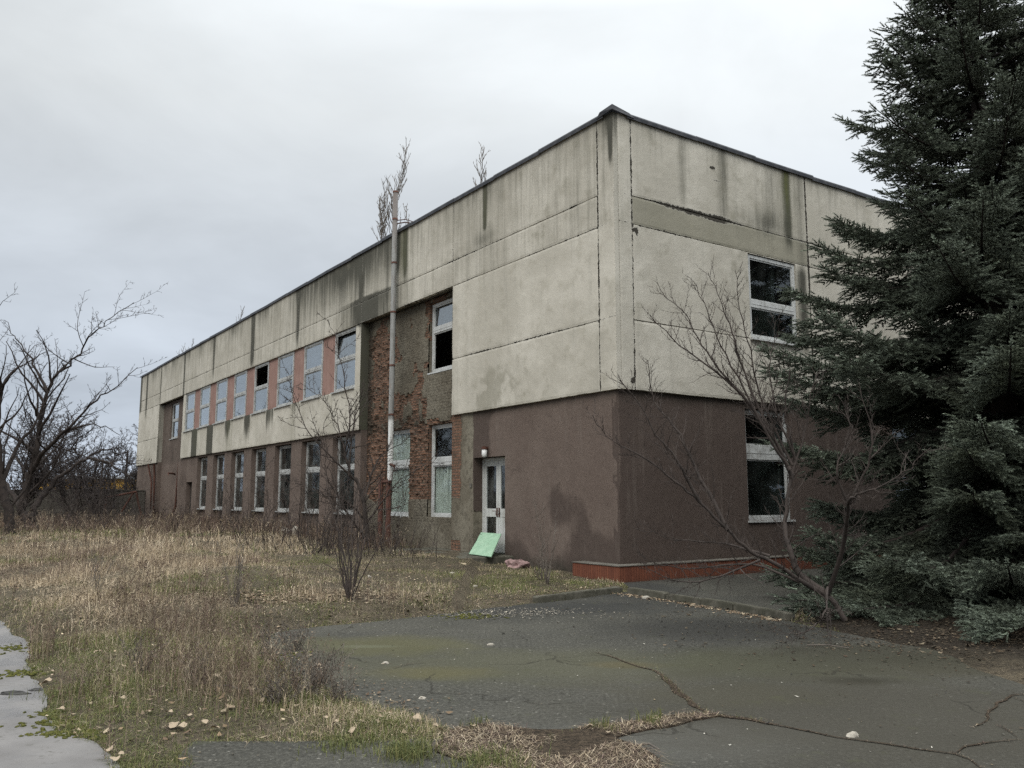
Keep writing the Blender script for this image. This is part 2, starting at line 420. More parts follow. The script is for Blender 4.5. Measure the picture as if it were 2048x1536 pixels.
def m_path():
    k = M('wet_concrete_path')
    big = k.noise(.9, 5, .6); mid = k.noise(3.5, 6, .7); fine = k.noise(60, 4, .7)
    c = k.mix(k.rng(big, .38, .65), (.115, .107, .102), (.165, .155, .148))
    c = k.mix(k.rng(fine, .45, .75, 0, .35), c, (.12, .115, .11))
    d = k.rng(k.noise(7, 7, .75, vec=k.map((1, 1.8, 1))), .52, .66)
    c = k.mix(k.ma('MULTIPLY', d, k.rng(mid, .45, .6)), c, (.045, .042, .03))
    wet = k.rng(k.noise(.8, 4, .6, vec=k.map(loc=(3, 1, 0))), .42, .6)
    c = k.mix(k.ma('MULTIPLY', wet, .35), c, (.09, .088, .09))
    ro = k.ma('ADD', k.ma('MULTIPLY', wet, -.42), k.rng(mid, .3, .7, .62, .78))
    return k.finish(c, ro, k.bump(k.ma('ADD', fine, k.ma('MULTIPLY', mid, .6)), .4, .006), spec=.35)
PATHM = m_path()

def m_ground():
    k = M('dead_grass_soil')
    big = k.noise(.25, 5, .6); mid = k.noise(1.7, 6, .7); fine = k.noise(22, 5, .72)
    vf = k.noise(90, 3, .7, vec=k.map((1, 1, 1)))
    c = k.mix(k.rng(mid, .38, .66), (.09, .075, .055), (.17, .14, .098))
    c = k.mix(k.rng(fine, .42, .72), c, (.24, .195, .13))
    c = k.mix(k.rng(big, .5, .68, 0, .5), c, (.05, .055, .026))
    c = k.mix(k.rng(vf, .4, .7, .6, 0), c, (.024, .02, .015))
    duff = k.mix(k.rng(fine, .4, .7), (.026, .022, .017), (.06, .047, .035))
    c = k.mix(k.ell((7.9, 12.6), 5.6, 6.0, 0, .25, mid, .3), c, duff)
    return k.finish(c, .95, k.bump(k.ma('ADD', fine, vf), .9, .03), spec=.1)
GROUND = m_ground()

def m_moss():
    k = M('yellow_green_moss')
    n = k.noise(30, 5, .7)
    c = k.mix(k.rng(n, .35, .68), (.045, .05, .014), (.12, .115, .032))
    c = k.mix(k.rng(k.noise(5, 4, .6), .5, .7, 0, .6), c, (.075, .075, .025))
    return k.finish(c, .95, k.bump(n, 1, .02), spec=.1)
MOSS = m_moss()
def m_soil():
    k = M('crumbled_dark_soil')
    n = k.noise(35, 5, .75)
    c = k.mix(k.rng(n, .35, .68), (.022, .018, .014), (.08, .06, .042))
    return k.finish(c, .97, k.bump(n, 1, .02), spec=.08)
SOIL = m_soil()
def m_block():
    k = M('grey_concrete_block')
    sep = k.n('SeparateXYZ', {0: k.oc}).node
    bv = k.n('CombineXYZ', {0: sep.outputs[0], 1: sep.outputs[2], 2: 0.0})
    bt = k.n('TexBrick', {'Vector': bv, 'Color1': (.105, .097, .083, 1), 'Color2': (.08, .074, .063, 1), 'Mortar': (.055, .05, .042, 1), 'Scale': 1.0, 'Mortar Size': .012, 'Brick Width': .42, 'Row Height': .21}, out='Color')
    n = k.noise(2.5, 6, .7)
    c = k.mix(k.rng(n, .42, .66, 0, .6), bt, (.05, .045, .038))
    return k.finish(c, .95, k.bump(n, .4, .02), spec=.1)
BLOCK = m_block()
def m_flue():
    k = M('galvanised_flue')
    n = k.noise(3, 6, .7, vec=k.map((3, 3, .5))); sep = k.n('SeparateXYZ', {0: k.oc}).node
    c = k.mix(k.rng(n, .4, .65), (.175, .175, .165), (.11, .107, .098))
    c = k.mix(k.rng(sep.outputs[2], 9.0, 9.8, 0, .6), c, (.12, .095, .085))
    c = k.mix(k.rng(k.noise(6, 5, .7, vec=k.map((4, 4, .4))), .55, .7, 0, .7), c, (.11, .075, .055))
    c = k.mix(k.rng(sep.outputs[2], 3.95, 3.85), c, k.mix(k.rng(n, .45, .7, 0, .6), (.44, .44, .42), (.24, .22, .2)))
    return k.finish(c, .6, None, spec=.4)
FLUE = m_flue()

# ------------------------------------------------------------------ ground outlines (measured)
def line(pts, z=0.0): return np.array([gp(u, v, z)[:2] for u, v in pts])
yard_edge = [(1249,1184),(1190,1192),(1130,1200),(1060,1208),(1000,1215),(930,1222),(870,1230),(760,1242),(640,1252),(545,1266),(528,1290),(560,1330),(640,1375),(720,1408),(800,1428),(850,1440),(895,1462),(880,1480),(760,1480),(560,1481),(385,1481),(365,1500),(372,1536)]
kerb_px = [(1254,1187),(1330,1198),(1400,1209),(1465,1220),(1530,1232),(1573,1241)]
path_px = [(0,1243),(58,1290),(62,1320),(55,1350),(95,1385),(104,1405),(92,1440),(130,1468),(185,1485),(215,1510),(238,1536)]
def densify(p, step, jit, seed):
    out = []
    for i in range(len(p) - 1):
        n = max(1, int(np.linalg.norm(p[i+1] - p[i]) / step))
        for j in range(n): out.append(p[i] + (p[i+1] - p[i]) * j / n)
    out.append(p[-1]); out = np.array(out)
    s = np.arange(len(out)) * step
    out[:, 0] += (fbm(s * 3, s * 0 + 1, seed) - .5) * jit
    out[:, 1] += (fbm(s * 3, s * 0 + 7, seed) - .5) * jit
    return out
ye = line(yard_edge); ke = line(kerb_px); ue = line([(1620,1252),(1700,1268),(1780,1282),(1860,1300),(1940,1330),(2048,1372)])
yard_poly = np.concatenate([densify(np.concatenate([ue[::-1], ke[::-1], ye]), .12, .22, 3), np.array([[-2.0, 3.0], [-1.6, -6], [14, -6], [14, 8.0]])])
pe = line(path_px)
path_poly = np.concatenate([densify(pe, .1, .16, 5), np.array([[-1.75, 3.0], [-1.9, -6], [-14, -6], [-14, 17.0], [-8.3, 13.2]])])
walk_poly = np.array([[2.05, 15.75], *[k_ for k_ in ke + np.array([.07, .04])], [5.4, 10.8], [9.5, 14.0], [10, 21.5]])
walk_poly[0] = ke[0] + np.array([.07, .04])
pl_c = toworld(-.3, -.3)[:2]
walk_poly = np.array([*(ke + np.array([.12, .05])), gp(1600, 1215)[:2], gp(1650, 1180)[:2], [12.5, 18.5], toworld(13, .3)[:2], toworld(0, .3)[:2] , toworld(-.05,-.1)[:2]])

def inside(poly, x, y):
    x = np.asarray(x); y = np.asarray(y)
    r = np.zeros(x.shape, bool); n = len(poly)
    j = n - 1
    for i in range(n):
        xi, yi = poly[i]; xj, yj = poly[j]
        c = ((yi > y) != (yj > y)) & (x < (xj - xi) * (y - yi) / (yj - yi + 1e-12) + xi)
        r ^= c; j = i
    return r
def dist_poly(poly, x, y, closed=True):
    x = np.asarray(x, float); y = np.asarray(y, float)
    d = np.full(x.shape, 1e9); n = len(poly)
    for i in range(n if closed else n - 1):
        a = poly[i]; b = poly[(i + 1) % n]; ab = b - a; L = ab @ ab + 1e-12
        t = np.clip(((x - a[0]) * ab[0] + (y - a[1]) * ab[1]) / L, 0, 1)
        d = np.minimum(d, np.hypot(x - a[0] - t * ab[0], y - a[1] - t * ab[1]))
    return d
_yc = np.concatenate([np.concatenate([ue[::-1], ke[::-1], ye]), np.array([[-2.0, 3.0], [-1.6, -6], [14, -6], [14, 8.0]])])
_pc = np.concatenate([pe, np.array([[-1.75, 3.0], [-1.9, -6], [-14, -6], [-14, 17.0], [-8.3, 13.2]])])
def height(x, y):
    x = np.asarray(x, float); y = np.asarray(y, float)
    d = np.minimum(np.where(inside(_yc, x, y), 0, dist_poly(_yc, x, y)), np.where(inside(_pc, x, y), 0, dist_poly(_pc, x, y)))
    w = np.where(inside(walk_poly, x, y), 0, dist_poly(walk_poly, x, y))
    d2 = np.minimum(d, w + .0)
    ly_ = (x - C0[0]) * DL[0] + (y - C0[1]) * DL[1]; lx_ = (x - C0[0]) * DR[0] + (y - C0[1]) * DR[1]
    near = sst(11, 8.5, ly_) * sst(-7, -4.5, lx_)
    hh = (.30 - .17 * near) * sst(0, 5.5, d2) + .05 * sst(0, .5, d)
    hh = hh + .12 * sst(.02, .35, d) * sst(10.0, 11.0, y) * (x < -.9)
    hh = hh + (fbm(x * .6, y * .6, 21) - .45) * .14 * sst(.1, 2.5, d2) + (fbm(x * 2.5, y * 2.5, 5) - .5) * .06 * sst(0, .6, d2)
    hh = np.where(w < .02, -.01, hh)
    return np.where(d <= 0.0, -.03, hh)

def grid_axis(lo, hi, step, far):
    a = np.arange(lo, hi + 1e-6, step)
    out = [lo - d for d in far][::-1]; up = [hi + d for d in far]
    return np.array(out + list(a) + up)
gx = grid_axis(-26, 14, .22, [2, 5, 10, 20, 40, 80, 160, 300, 600]); gy = grid_axis(3, 50, .22, [2, 5, 10, 20, 40, 80, 160, 300, 600])
X, Y = np.meshgrid(gx, gy, indexing='ij')
Z = height(X.ravel(), Y.ravel())
ni, nj = X.shape
I, J = np.meshgrid(np.arange(ni - 1), np.arange(nj - 1), indexing='ij')
q = np.stack([I*nj+J, (I+1)*nj+J, (I+1)*nj+J+1, I*nj+J+1], -1).reshape(-1, 4)
tag(link('ground', mesh_from('ground', np.stack([X.ravel(), Y.ravel(), Z], 1), [q], smooth=True), GROUND), 'uneven ground of bare soil and dead grass around the building', kind='structure')

def sheet(name, poly, z, mat, label):
    import bmesh
    bm = bmesh.new()
    vs = [bm.verts.new((p[0], p[1], z)) for p in poly]
    f = bm.faces.new(vs)
    lo = [bm.verts.new((p[0], p[1], z - .14)) for p in poly]
    for i in range(len(vs)):
        j = (i + 1) % len(vs); bm.faces.new((vs[i], lo[i], lo[j], vs[j]))
    bmesh.ops.triangulate(bm, faces=[f])
    me = bpy.data.meshes.new(name); bm.normal_update(); bm.to_mesh(me); bm.free()
    o = link(name, me, mat); tag(o, label, kind='structure'); return o
sheet('asphalt_yard', yard_poly, 0.0, ASPH, 'cracked mossy asphalt yard in front of the building')
sheet('concrete_path', path_poly, 0.004, PATHM, 'wet pale concrete path along the grass verge')
sheet('pavement', walk_poly, .035, ASPH, 'dark asphalt pavement behind the kerb along the building')

# kerb stones (a real step)
def ribbon(poly, w, z0, z1, seg=1.0, gap=.012, seed=0):
    mb = MB(); r = np.random.default_rng(seed)
    for i in range(len(poly) - 1):
        a, b = poly[i], poly[i+1]; L = np.linalg.norm(b - a); d = (b - a) / L; n = np.array([-d[1], d[0]])
        m = max(1, round(L / seg))
        for j in range(m):
            p = a + d * (L * j / m + gap); q_ = a + d * (L * (j + 1) / m - gap)
            dz = r.normal(0, .008); sh = r.normal(0, .01)
            top = [(p + n*sh, z1 + dz), (q_ + n*sh, z1 + dz + r.normal(0, .006)), (q_ + n*(w+sh), z1 + dz), (p + n*(w+sh), z1 + dz)]
            lo = [(p + n*(sh-.008), z0), (q_ + n*(sh-.008), z0), (q_ + n*(w+sh), z0), (p + n*(w+sh), z0)]
            bv = .02
            up = []
            for (c, z) in top:
                up.append((c[0], c[1], z - bv))
            cin = sum(c for c, z in top) / 4
            ins = [(c[0] + (cin-c)[0]*bv/ .3, c[1] + (cin-c)[1]*bv/.3, z) for c, z in top]
            v = [(c[0], c[1], z) for c, z in lo] + up + ins
            mb.add(v, [(0,1,5,4),(1,2,6,5),(2,3,7,6),(3,0,4,7),(4,5,9,8),(5,6,10,9),(6,7,11,10),(7,4,8,11),(8,9,10,11)])
    return mb
tag(ribbon(ke, .12, -.05, .10, .95, seed=2).build('kerb', KERB), 'weathered concrete kerb stones along the right pavement', kind='structure')
ke2 = line([(1075,1206),(1130,1200),(1190,1192),(1246,1184)])[::-1]
k2 = ribbon(ke2[::-1], .13, -.05, .10, .95, seed=4)
tag(k2.build('kerb', KERB), 'mossy sunken kerb stones below the grass bank', kind='structure')

# ------------------------------------------------------------------ the building
BW = empty('office_building', toworld(0, 0), math.atan2(DR[1], DR[0]))
tag(BW, 'derelict two storey office building with cream concrete panels over brown ground floor', 'building', kind='thing')

JOINTS = [6.5, 12.3, 18.1, 23.6, 29.6, 35.35, 41.1]
def left_attr(s, z):
    st = .10 * sst(7.9, 9.6, z) + .24 * sst(7.15, 7.3, z) + .07 * (z > 5.26) - .02
    n1 = fbm(s * 1.1, z * .12, 31); n2 = fbm(s * 4, z * .2, 32)
    st = st + .55 * sst(.35, 1.0, n1) * sst(8.6 , 9.6, z)
    st = st + (gauss(s, 13.2, 2.6) * .55 + gauss(s, 10.4, .9) * .3 + gauss(s, 17, 2.0) * .35) * sst(7.6 - n2 * .8, 9.5, z) * (.5 + n2)
    st = st + gauss(s, 12.3, 1.3) * .5 * (z > 7.2) * (z < 8.1) + gauss(s, 11.0, 1.6) * .35 * (z > 7.2) * (z < 8.0)
    for j, w, a, zb in ((18.1, .13, 1.1, 7.7), (23.55, .22, 1.1, 7.5), (29.6, .15, .9, 7.7), (35.35, .14, .9, 7.0), (41.0, .12, .7, 7.5), (44.9, .2, .9, 6.8), (46.7, .25, 1.0, 7.2), (12.35, .18, .8, 7.0)):
        st = st + a * gauss(s, j, w) * sst(zb - .5, zb + .3, z) * (.55 + .7 * n2)
    st = st + 1.1 * gauss(s, 4.92, .075) * sst(8.3, 8.5, z) + .4 * gauss(s, 5.0, .5) * gauss(z, 8.15, .25)
    st = st + 1.1 * gauss(s, .10, .05) * sst(8.3, 8.8, z) * (.4 + n2) + .18 * gauss(s, .2, .25) * sst(8.9, 9.6, z)
    st = st + 1.1 * gauss(s, 9.3, .12) * sst(7.7, 8.6, z) + .9 * gauss(s, 9.75, .1) * sst(8, 9.0, z)
    # grime under the pink panels, lower band
    for i, (amt, wid, ln) in enumerate(((.25, .3, .7), (.45, .35, .6), (.95, .42, .9), (1.1, .4, 1.2), (.95, .42, 1.1), (1.6, .5, 1.5), (1.9, .5, 1.8))):
        c = 13.65 + 2.907 * (i + .5)
        low = sst(5.25 - ln - .7 * n2, 5.3 - ln * .25, z) if ln < 1.4 else 1.0
        st = st + amt * sst(wid + .12, wid - .06, np.abs(s - c - .05)) * low * (z < 5.25) * (.55 + .7 * n2)
    st = st + .35 * (z < 5.25) * (s > 12) * sst(.45, .8, n1) * sst(4.6, 5.2, z) * (s < 36)
    cr = np.zeros_like(s)
    for z0, a in ((7.93, .62), (7.24, .58), (5.26, .72)):
        cr = np.maximum(cr, a * gauss(z, z0, .04) * (.25 + 1.1 * fbm(s * 1.4, z * 0 + z0, 41)))
    for j in [.52] + JOINTS:
        cr = np.maximum(cr, (.85 if j == .52 else .62) * gauss(s, j, .035) * (.5 + .8 * fbm(z * 1.3, s * 0 + j, 43)))
    cr = np.maximum(cr, .55 * gauss(s, 6.52, .05) * sst(7.9, 8.1, z) * sst(9.0, 8.6, z))
    cr = np.maximum(cr, .5 * gauss(z, 3.8, .05) * fbm(s * 1.5, z * 0, 44) * (s < 7))
    cr = np.maximum(cr, .45 * gauss(z, 7.25, .06) * gauss(s, 16.5, 1.2))
    pa = .1 + .55 * gauss(s, 4.6, .9) * gauss(z, 4.3, .35) * sst(.4, .6, fbm(s * 1.6, z * 1.6, 45)) * 1.4 + .3 * sst(.5, .75, fbm(s * .5, z * .5, 46))
    pa = pa + .25 * gauss(s, 5.4, .5) * gauss(z, 7.6, .3)
    gr = .35 * gauss(s, 4.92, .12) * sst(8.2, 8.6, z) + .5 * gauss(s, 9.4, .25) * sst(7.7, 8.6, z) + .25 * sst(.5, .8, n1) * (z < 5.25) * (s > 12)
    return dict(stain=st, crack=cr * 1.14, patch=pa, green=gr)
def right_attr(r, z):
    n1 = fbm(r * 1.2, z * .15, 51); n2 = fbm(r * 5, z * .25, 52)
    st = .08 + .10 * sst(7.9, 9.6, z) + .45 * sst(.45, 1.0, n1) * sst(8.9, 9.6, z)
    for c, w, a, zb in ((2.0, .13, .55, 8.0), (3.3, .2, .5, 7.7), (5.6, .16, 1.0, 7.5), (5.0, .4, .35, 7.9), (6.05, .16, .55, 5.0)):
        st = st + a * gauss(r, c, w) * sst(zb - .3, zb + .4, z) * (.6 + .6 * n2)
    st = st + .5 * gauss(r, 4.6, .8) * gauss(z, 8.05, .35) + .5 * gauss(r, 6.0, .25) * sst(4.9, 5.4, z) * sst(7.3, 7.0, z)
    st = st + .3 * gauss(r, 4.6, 1.0) * sst(4.2, 5.1, z) * (z < 5.25) * sst(.4, .7, n1)
    cr = np.zeros_like(r)
    for z0, a in ((7.88, .7), (7.27, .6), (5.24, .5)):
        cr = np.maximum(cr, a * gauss(z, z0, .04) * (.25 + 1.1 * fbm(r * 1.4, z * 0 + z0, 61)))
    cr = np.maximum(cr, 1.25 * gauss(z, 7.87, .085) * (.35 + 1.0 * fbm(r * 2.2, z * 3, 68)) * sst(.9, 1.8, r) * sst(4.2, 3.0, r))
    for j, a in ((.49, .75), (6.3, 1.15), (12.1, .6)):
        cr = np.maximum(cr, a * gauss(r, j, .045) * (.4 + .9 * fbm(z * 1.3, r * 0 + j, 63)))
    for (c, zc, w, h) in ((2.95, 9.05, .12, .05), (3.1, 8.75, .2, .025), (1.95, 8.95, .12, .02), (.42, 3.98, .06, .08), (3.9, 4.05, .04, .04), (.62, 7.13, .05, .12), (.55, 7.15, .05, .06)):
        cr = np.maximum(cr, 1.15 * gauss(r, c, w) * gauss(z, zc, h))
    cr = np.maximum(cr, .5 * gauss(z, 3.82, .05) * fbm(r * 1.5, z * 0, 64))
    pa = .12 + .3 * sst(.5, .75, fbm(r * .5, z * .5, 66))
    gr = .9 * gauss(r, 5.58, .13) * sst(8.2, 9.2, z) + .2 * gauss(r, 5.6, .3) * sst(7.4, 8.4, z)
    return dict(stain=st, crack=cr * 1.14, patch=pa, green=gr)

def axis_lines(a0, a1, res, extra):
    n = max(1, int(round((a1 - a0) / res)))
    l = list(np.linspace(a0, a1, n + 1))
    for e in extra:
        if a0 + 1e-4 < e < a1 - 1e-4:
            l = [t for t in l if abs(t - e) > res * .3 or t in (a0, a1)] + [e]
    return np.array(sorted(l))
def wall(face, a0, a1, z0, z1, off=0.0, thick=.12, openings=(), res=.06, attr_fn=None, rough=.006, seed=1, disp=None):
    """Facade slab with openings, in building space. face 'L' lies on x=off facing -x, 'R' on y=off facing -y."""
    A = axis_lines(a0, a1, res, [e for o in openings for e in o[:2]]); B = axis_lines(z0, z1, res, [e for o in openings for e in o[2:4]])
    AA, BB = np.meshgrid(A, B, indexing='ij'); na, nb = AA.shape
    a, z = AA.ravel(), BB.ravel()
    ee = np.minimum(np.minimum(a - a0, a1 - a), np.minimum(z - z0, z1 - z))
    edge = ee < 1e-6
    d = off + (fbm(a * 1.3, z * 1.3, seed) - .5) * rough * 1.5 + (fbm(a * 7, z * 7, seed + 3) - .5) * rough
    d = d + edge * rough * (.3 + 1.2 * fbm(a * 6, z * 6, seed + 5))
    if disp is not None: d = d + disp(a, z)
    zj = z + edge * ((np.abs(z - z0) < 1e-6) * 1.0 - (np.abs(z - z1) < 1e-6)) * rough * .6 * sst(.5, .8, fbm(a * 5, z * 0, seed + 7)) * 2
    v = np.stack([d, a, zj], 1) if face == 'L' else np.stack([a, d, zj], 1)
    I, J = np.meshgrid(np.arange(na - 1), np.arange(nb - 1), indexing='ij')
    ca, cb = (A[:-1] + A[1:]) / 2, (B[:-1] + B[1:]) / 2
    keep = np.ones(I.shape, bool)
    for o in openings:
        keep &= ~(((ca > o[0]) & (ca < o[1]))[:, None] & ((cb > o[2]) & (cb < o[3]))[None, :])
    i00 = I*nb + J; i10 = (I+1)*nb + J; i11 = i10 + 1; i01 = i00 + 1
    q = np.stack([i00, i01, i11, i10], -1) if face == 'L' else np.stack([i00, i10, i11, i01], -1)
    q = q[keep]
    mb = MB(); mb.add(v, q)
    def P(a_, d_, z_): return (d_, a_, z_) if face == 'L' else (a_, d_, z_)
    def side(a_, b_, za, zb, dep):
        n = max(1, int(max(abs(b_ - a_), abs(zb - za)) / .3)); t = np.linspace(0, 1, n + 1)
        vv = [P(a_ + (b_-a_)*s, off + .002, za + (zb-za)*s) for s in t] + [P(a_ + (b_-a_)*s, off + dep, za + (zb-za)*s) for s in t]
        mb.add(vv, [(i, i+1, n+2+i, n+1+i) for i in range(n)])
    for (p, q_, r_, s_) in ((a0, a1, z0, z0), (a0, a1, z1, z1), (a0, a0, z0, z1), (a1, a1, z0, z1)): side(p, q_, r_, s_, thick)
    for o in openings:
        dep = o[4] if len(o) > 4 else thick
        for (p, q_, r_, s_) in ((o[0], o[1], o[2], o[2]), (o[0], o[1], o[3], o[3]), (o[0], o[0], o[2], o[3]), (o[1], o[1], o[2], o[3])): side(p, q_, r_, s_, dep)
    V = np.concatenate(mb.v)
    at = None
    if attr_fn is not None:
        aa = V[:, 1] if face == 'L' else V[:, 0]
        at = attr_fn(aa, V[:, 2]); at = {k_: np.broadcast_to(x, aa.shape) for k_, x in at.items()}
    return mesh_from('wall', V, mb.f, at)
def part(name, me, mat, label=None):
    me.name = name
    o = link(name, me, mat, BW)
    if label: o['label'] = label
    return o
g = .005
sd = 100
# cladding panels, left facade
def lclad(a0, a1, z0, z1, mat=CLAD, openings=()):
    global sd; sd += 1
    return part('cladding_panel', wall('L', a0 + g, a1 - g, z0 + g, z1 - g, 0.0, .12, openings, .055, left_attr, .007, sd), mat)
def rclad(a0, a1, z0, z1, mat=CLAD, openings=()):
    global sd; sd += 1
    return part('cladding_panel', wall('R', a0 + g, a1 - g, z0 + g, z1 - g, 0.0, .12, openings, .055, right_attr, .007, sd), mat)
ZT = 9.6
lclad(.0, .52, 3.78, ZT)
for z0, z1 in ((3.78, 5.26), (5.26, 7.24), (7.24, 7.93), (7.93, ZT)): lclad(.52, 6.5, z0, z1)
bays = [6.5, 12.3, 18.1, 23.6, 29.6, 35.35, 41.1]
for i in range(6):
    lclad(bays[i], bays[i+1], 7.24, 7.93); lclad(bays[i], bays[i+1], 7.93, ZT)
for i in range(1, 5): lclad(bays[i], bays[i+1], 3.79, 5.2)
for z0, z1 in ((3.76, 5.26), (5.26, 7.24), (7.24, 7.93), (7.93, ZT)): lclad(41.1, 47.0, z0, z1)
# right facade
rclad(.121, .49, 3.79, ZT)
UWR = (4.06, 5.78, 5.25, 7.25)
for z0, z1, m, op in ((3.79, 5.24, CLAD, ()), (5.24, 7.27, CLAD, ((UWR[0], UWR[1], UWR[2], UWR[3], .16),)), (7.27, 7.88, CLADB, ()), (7.88, ZT, CLAD, ())):
    rclad(.49, 6.3, z0, z1, m, op)
for b0, b1 in ((6.3, 12.1), (12.1, 18.0)):
    for z0, z1 in ((3.79, 5.24), (5.24, 7.27), (7.27, 7.88), (7.88, ZT)): rclad(b0, b1, z0, z1)

# backing behind the panel joints, and the far walls
mb = MB()
mb.box((.121, .14, 3.80), (.26, 6.48, 9.5)); mb.box((.121, 6.5, 7.26), (.26, 46.9, 9.5)); mb.box((.121, 12.32, 3.82), (.26, 35.3, 5.17)); mb.box((.121, 41.12, 3.8), (.26, 46.9, 7.2))
mb.box((.27, .121, 3.81), (3.9, .26, 9.49)); mb.box((5.92, .121, 3.81), (17.9, .26, 9.49)); mb.box((3.9, .121, 7.3), (5.92, .26, 9.49)); mb.box((3.9, .121, 3.81), (5.92, .26, 5.2))
mb.box((.29, 46.6, 0), (17.9, 46.95, 9.5)); mb.box((17.6, .3, 0), (17.95, 46.6, 9.5))
part('backing_wall', mb.mesh('backing_wall'), BACK)

# ground floor walls
def ground_attr(s, z):
    n = fbm(s * 1.2, z * 1.2, 71)
    damp_shade = .75 * sst(1.1, .2, z + (fbm(s * .9, z * 0, 72) - .5) * 1.6) + .8 * gauss(s, 2.0, .55) * gauss(z, 1.45 + .25 * (s - 2.0), .55) + .5 * gauss(s, 1.25, .3) * gauss(z, 1.4, .5)
    damp_shade = damp_shade + .75 * sst(4.4, 5.0, s) * sst(6.2, 5.4, s) + .5 * gauss(s, 3.6, .35) * sst(1.6, .6, z) + .3 * gauss(s, 3.3, .3) * gauss(z, 2.2, .25)
    damp_shade = damp_shade + .5 * sst(3.5, 3.8, z) * sst(2.2, 3.5, s)
    edge = 5.55 + .12 * (fbm(z * 1.6, z * 0, 73) - .5) + .35 * sst(3.4, 2.0, z) * 0 - .12 * sst(2.0, .2, z)
    pl = sst(edge - .05, edge + .05, s) * 1.0
    br = sst(6.08, 6.16, s + .12 * (fbm(z * 4, z * 0, 74) - .5)) * sst(1.35, 1.9, z)
    br = np.maximum(br, .75 * sst(6.0, 6.2, s) * sst(.75, .5, z))
    pl = pl * (1 - .95 * br) * (s < 11.9)
    gm = sst(.5, .05, z) * .8 + .4 * sst(3.55, 3.78, z)  # darker at the foot and in a band under the cladding edge
    return dict(damp_shade=damp_shade, plaster=pl * 1.1, brick=br * 1.1, edge_dark=gm, dark_tone=0 * s)
part('ground_floor_wall', wall('L', .085, 6.6, -.1, 3.81, .08, .22, ((4.11, 5.51, -.2, 2.63, .30),), .06, ground_attr, .008, 300), WALL)
LW = (3.86, 5.4, 1.14, 3.64)
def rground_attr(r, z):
    damp_shade = .6 * sst(1.2, .3, z + (fbm(r * .8, z * 0, 82) - .5)) + .55 + .3 * fbm(r * .5, z * .5, 83)  # even baseline puts the spruce's shade into the wall colour, besides damp
    return dict(damp_shade=damp_shade, plaster=0 * r, brick=0 * r, edge_dark=sst(.5, .05, z) * .7 + .5 * sst(3.5, 3.78, z), dark_tone=0 * r)
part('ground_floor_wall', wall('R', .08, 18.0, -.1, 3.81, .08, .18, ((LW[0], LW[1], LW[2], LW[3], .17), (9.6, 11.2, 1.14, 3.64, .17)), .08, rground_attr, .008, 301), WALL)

U9 = (6.66, 8.28, 5.13, 7.12); L9 = (6.66, 8.25, 1.13, 3.66); L8 = (9.36, 10.94, 1.12, 3.66)
def brick_attr(s, z):
    n = fbm(s * .8, z * .8, 91); n2 = fbm(s * 2.2, z * 2.2, 92)
    br = np.where(z < 8, 1.0, 0.0) * np.ones_like(s)
    pl = .47 + .4 * gauss(s, 9.7, .55) * sst(4.3, 5.0, z) + .9 * sst(8.4, 8.2, s) * sst(3.75, 3.95, z) * sst(5.3, 5.1, z) + .65 * sst(6.75, 6.62, s) * (z > 3.8)
    pl = pl + .55 * gauss(s, 8.8, .5) * gauss(z, 6.3, .8) + .45 * gauss(s, 10.2, .6) * gauss(z, 6.9, .5) - .55 * gauss(s, 11.2, .6) * gauss(z, 5.4, 1.3) - .4 * gauss(s, 8.8, .25) * gauss(z, 4.7, .6)
    pl = pl - .4 * ((z < 3.7) & (z > 1.6)) + .55 * sst(1.9, 1.2, z)
    pl = sst(.46, .54, pl + (fbm(s * 3.2, z * 2.4, 95, 6) - .5) * 1.5)
    brk = br * sst(.9, 1.15, z) * 1.3
    dark_tone = .9 * gauss(s, 12.2, .25) * (z > 3.6) + .5 * sst(6.9, 7.2, z) * n2 + .35 * gauss(s, 9.6, .5) * (z > 5) * n + .55 * gauss(z, 3.85, .25) * (s > 8.4) + .25 * n  # darker by the far corner, along the top and at floor level
    return dict(damp_shade=.5 + 0 * s, plaster=pl, brick=brk, edge_dark=sst(.9, .3, z), dark_tone=np.clip(dark_tone, 0, 1))
def brick_disp(s, z):
    pl = brick_attr(s, z)['plaster']
    lump = np.maximum(fbm(s * 9, z * 13, 96, 3) - .52, 0) * .22 * (1 - pl)
    spall = .03 * sst(.55, .62, fbm(s * 2.2, z * 2.2, 97)) * (1 - pl)
    return -.028 * pl * (.7 + .6 * fbm(s * 4, z * 4, 98)) - lump + spall + (fbm(s * 26, z * 26, 99, 2) - .5) * .012
part('exposed_brick_wall', wall('L', 6.6, 12.3, .0, 7.25, .30, .2, tuple(o + (.2,) for o in (U9, L9, L8)), .03, brick_attr, .012, 310, brick_disp), WALL, 'bare crumbling brick wall with remains of plaster')
# reveals of the recessed bays
def reveal_attr(a, z): return dict(stain=.75 + 0 * a, crack=0 * a, patch=.5 + 0 * a, green=.2 + 0 * a)
part('stained_reveal', wall('R', .004, .30, 3.80, 7.25, 12.296, .01, (), .1, lambda r, z: dict(stain=1.0 + .3 * fbm(r * 5, z, 3), crack=0 * r, patch=0 * r, green=.2 + 0 * r), .003, 320), CLAD)
part('stained_reveal', wall('R', .004, .30, 3.80, 7.2, 41.096, .01, (), .1, lambda r, z: dict(stain=.45 + .3 * fbm(r * 5, z, 3), crack=0 * r, patch=0 * r, green=.0 + 0 * r), .003, 321), CLAD)

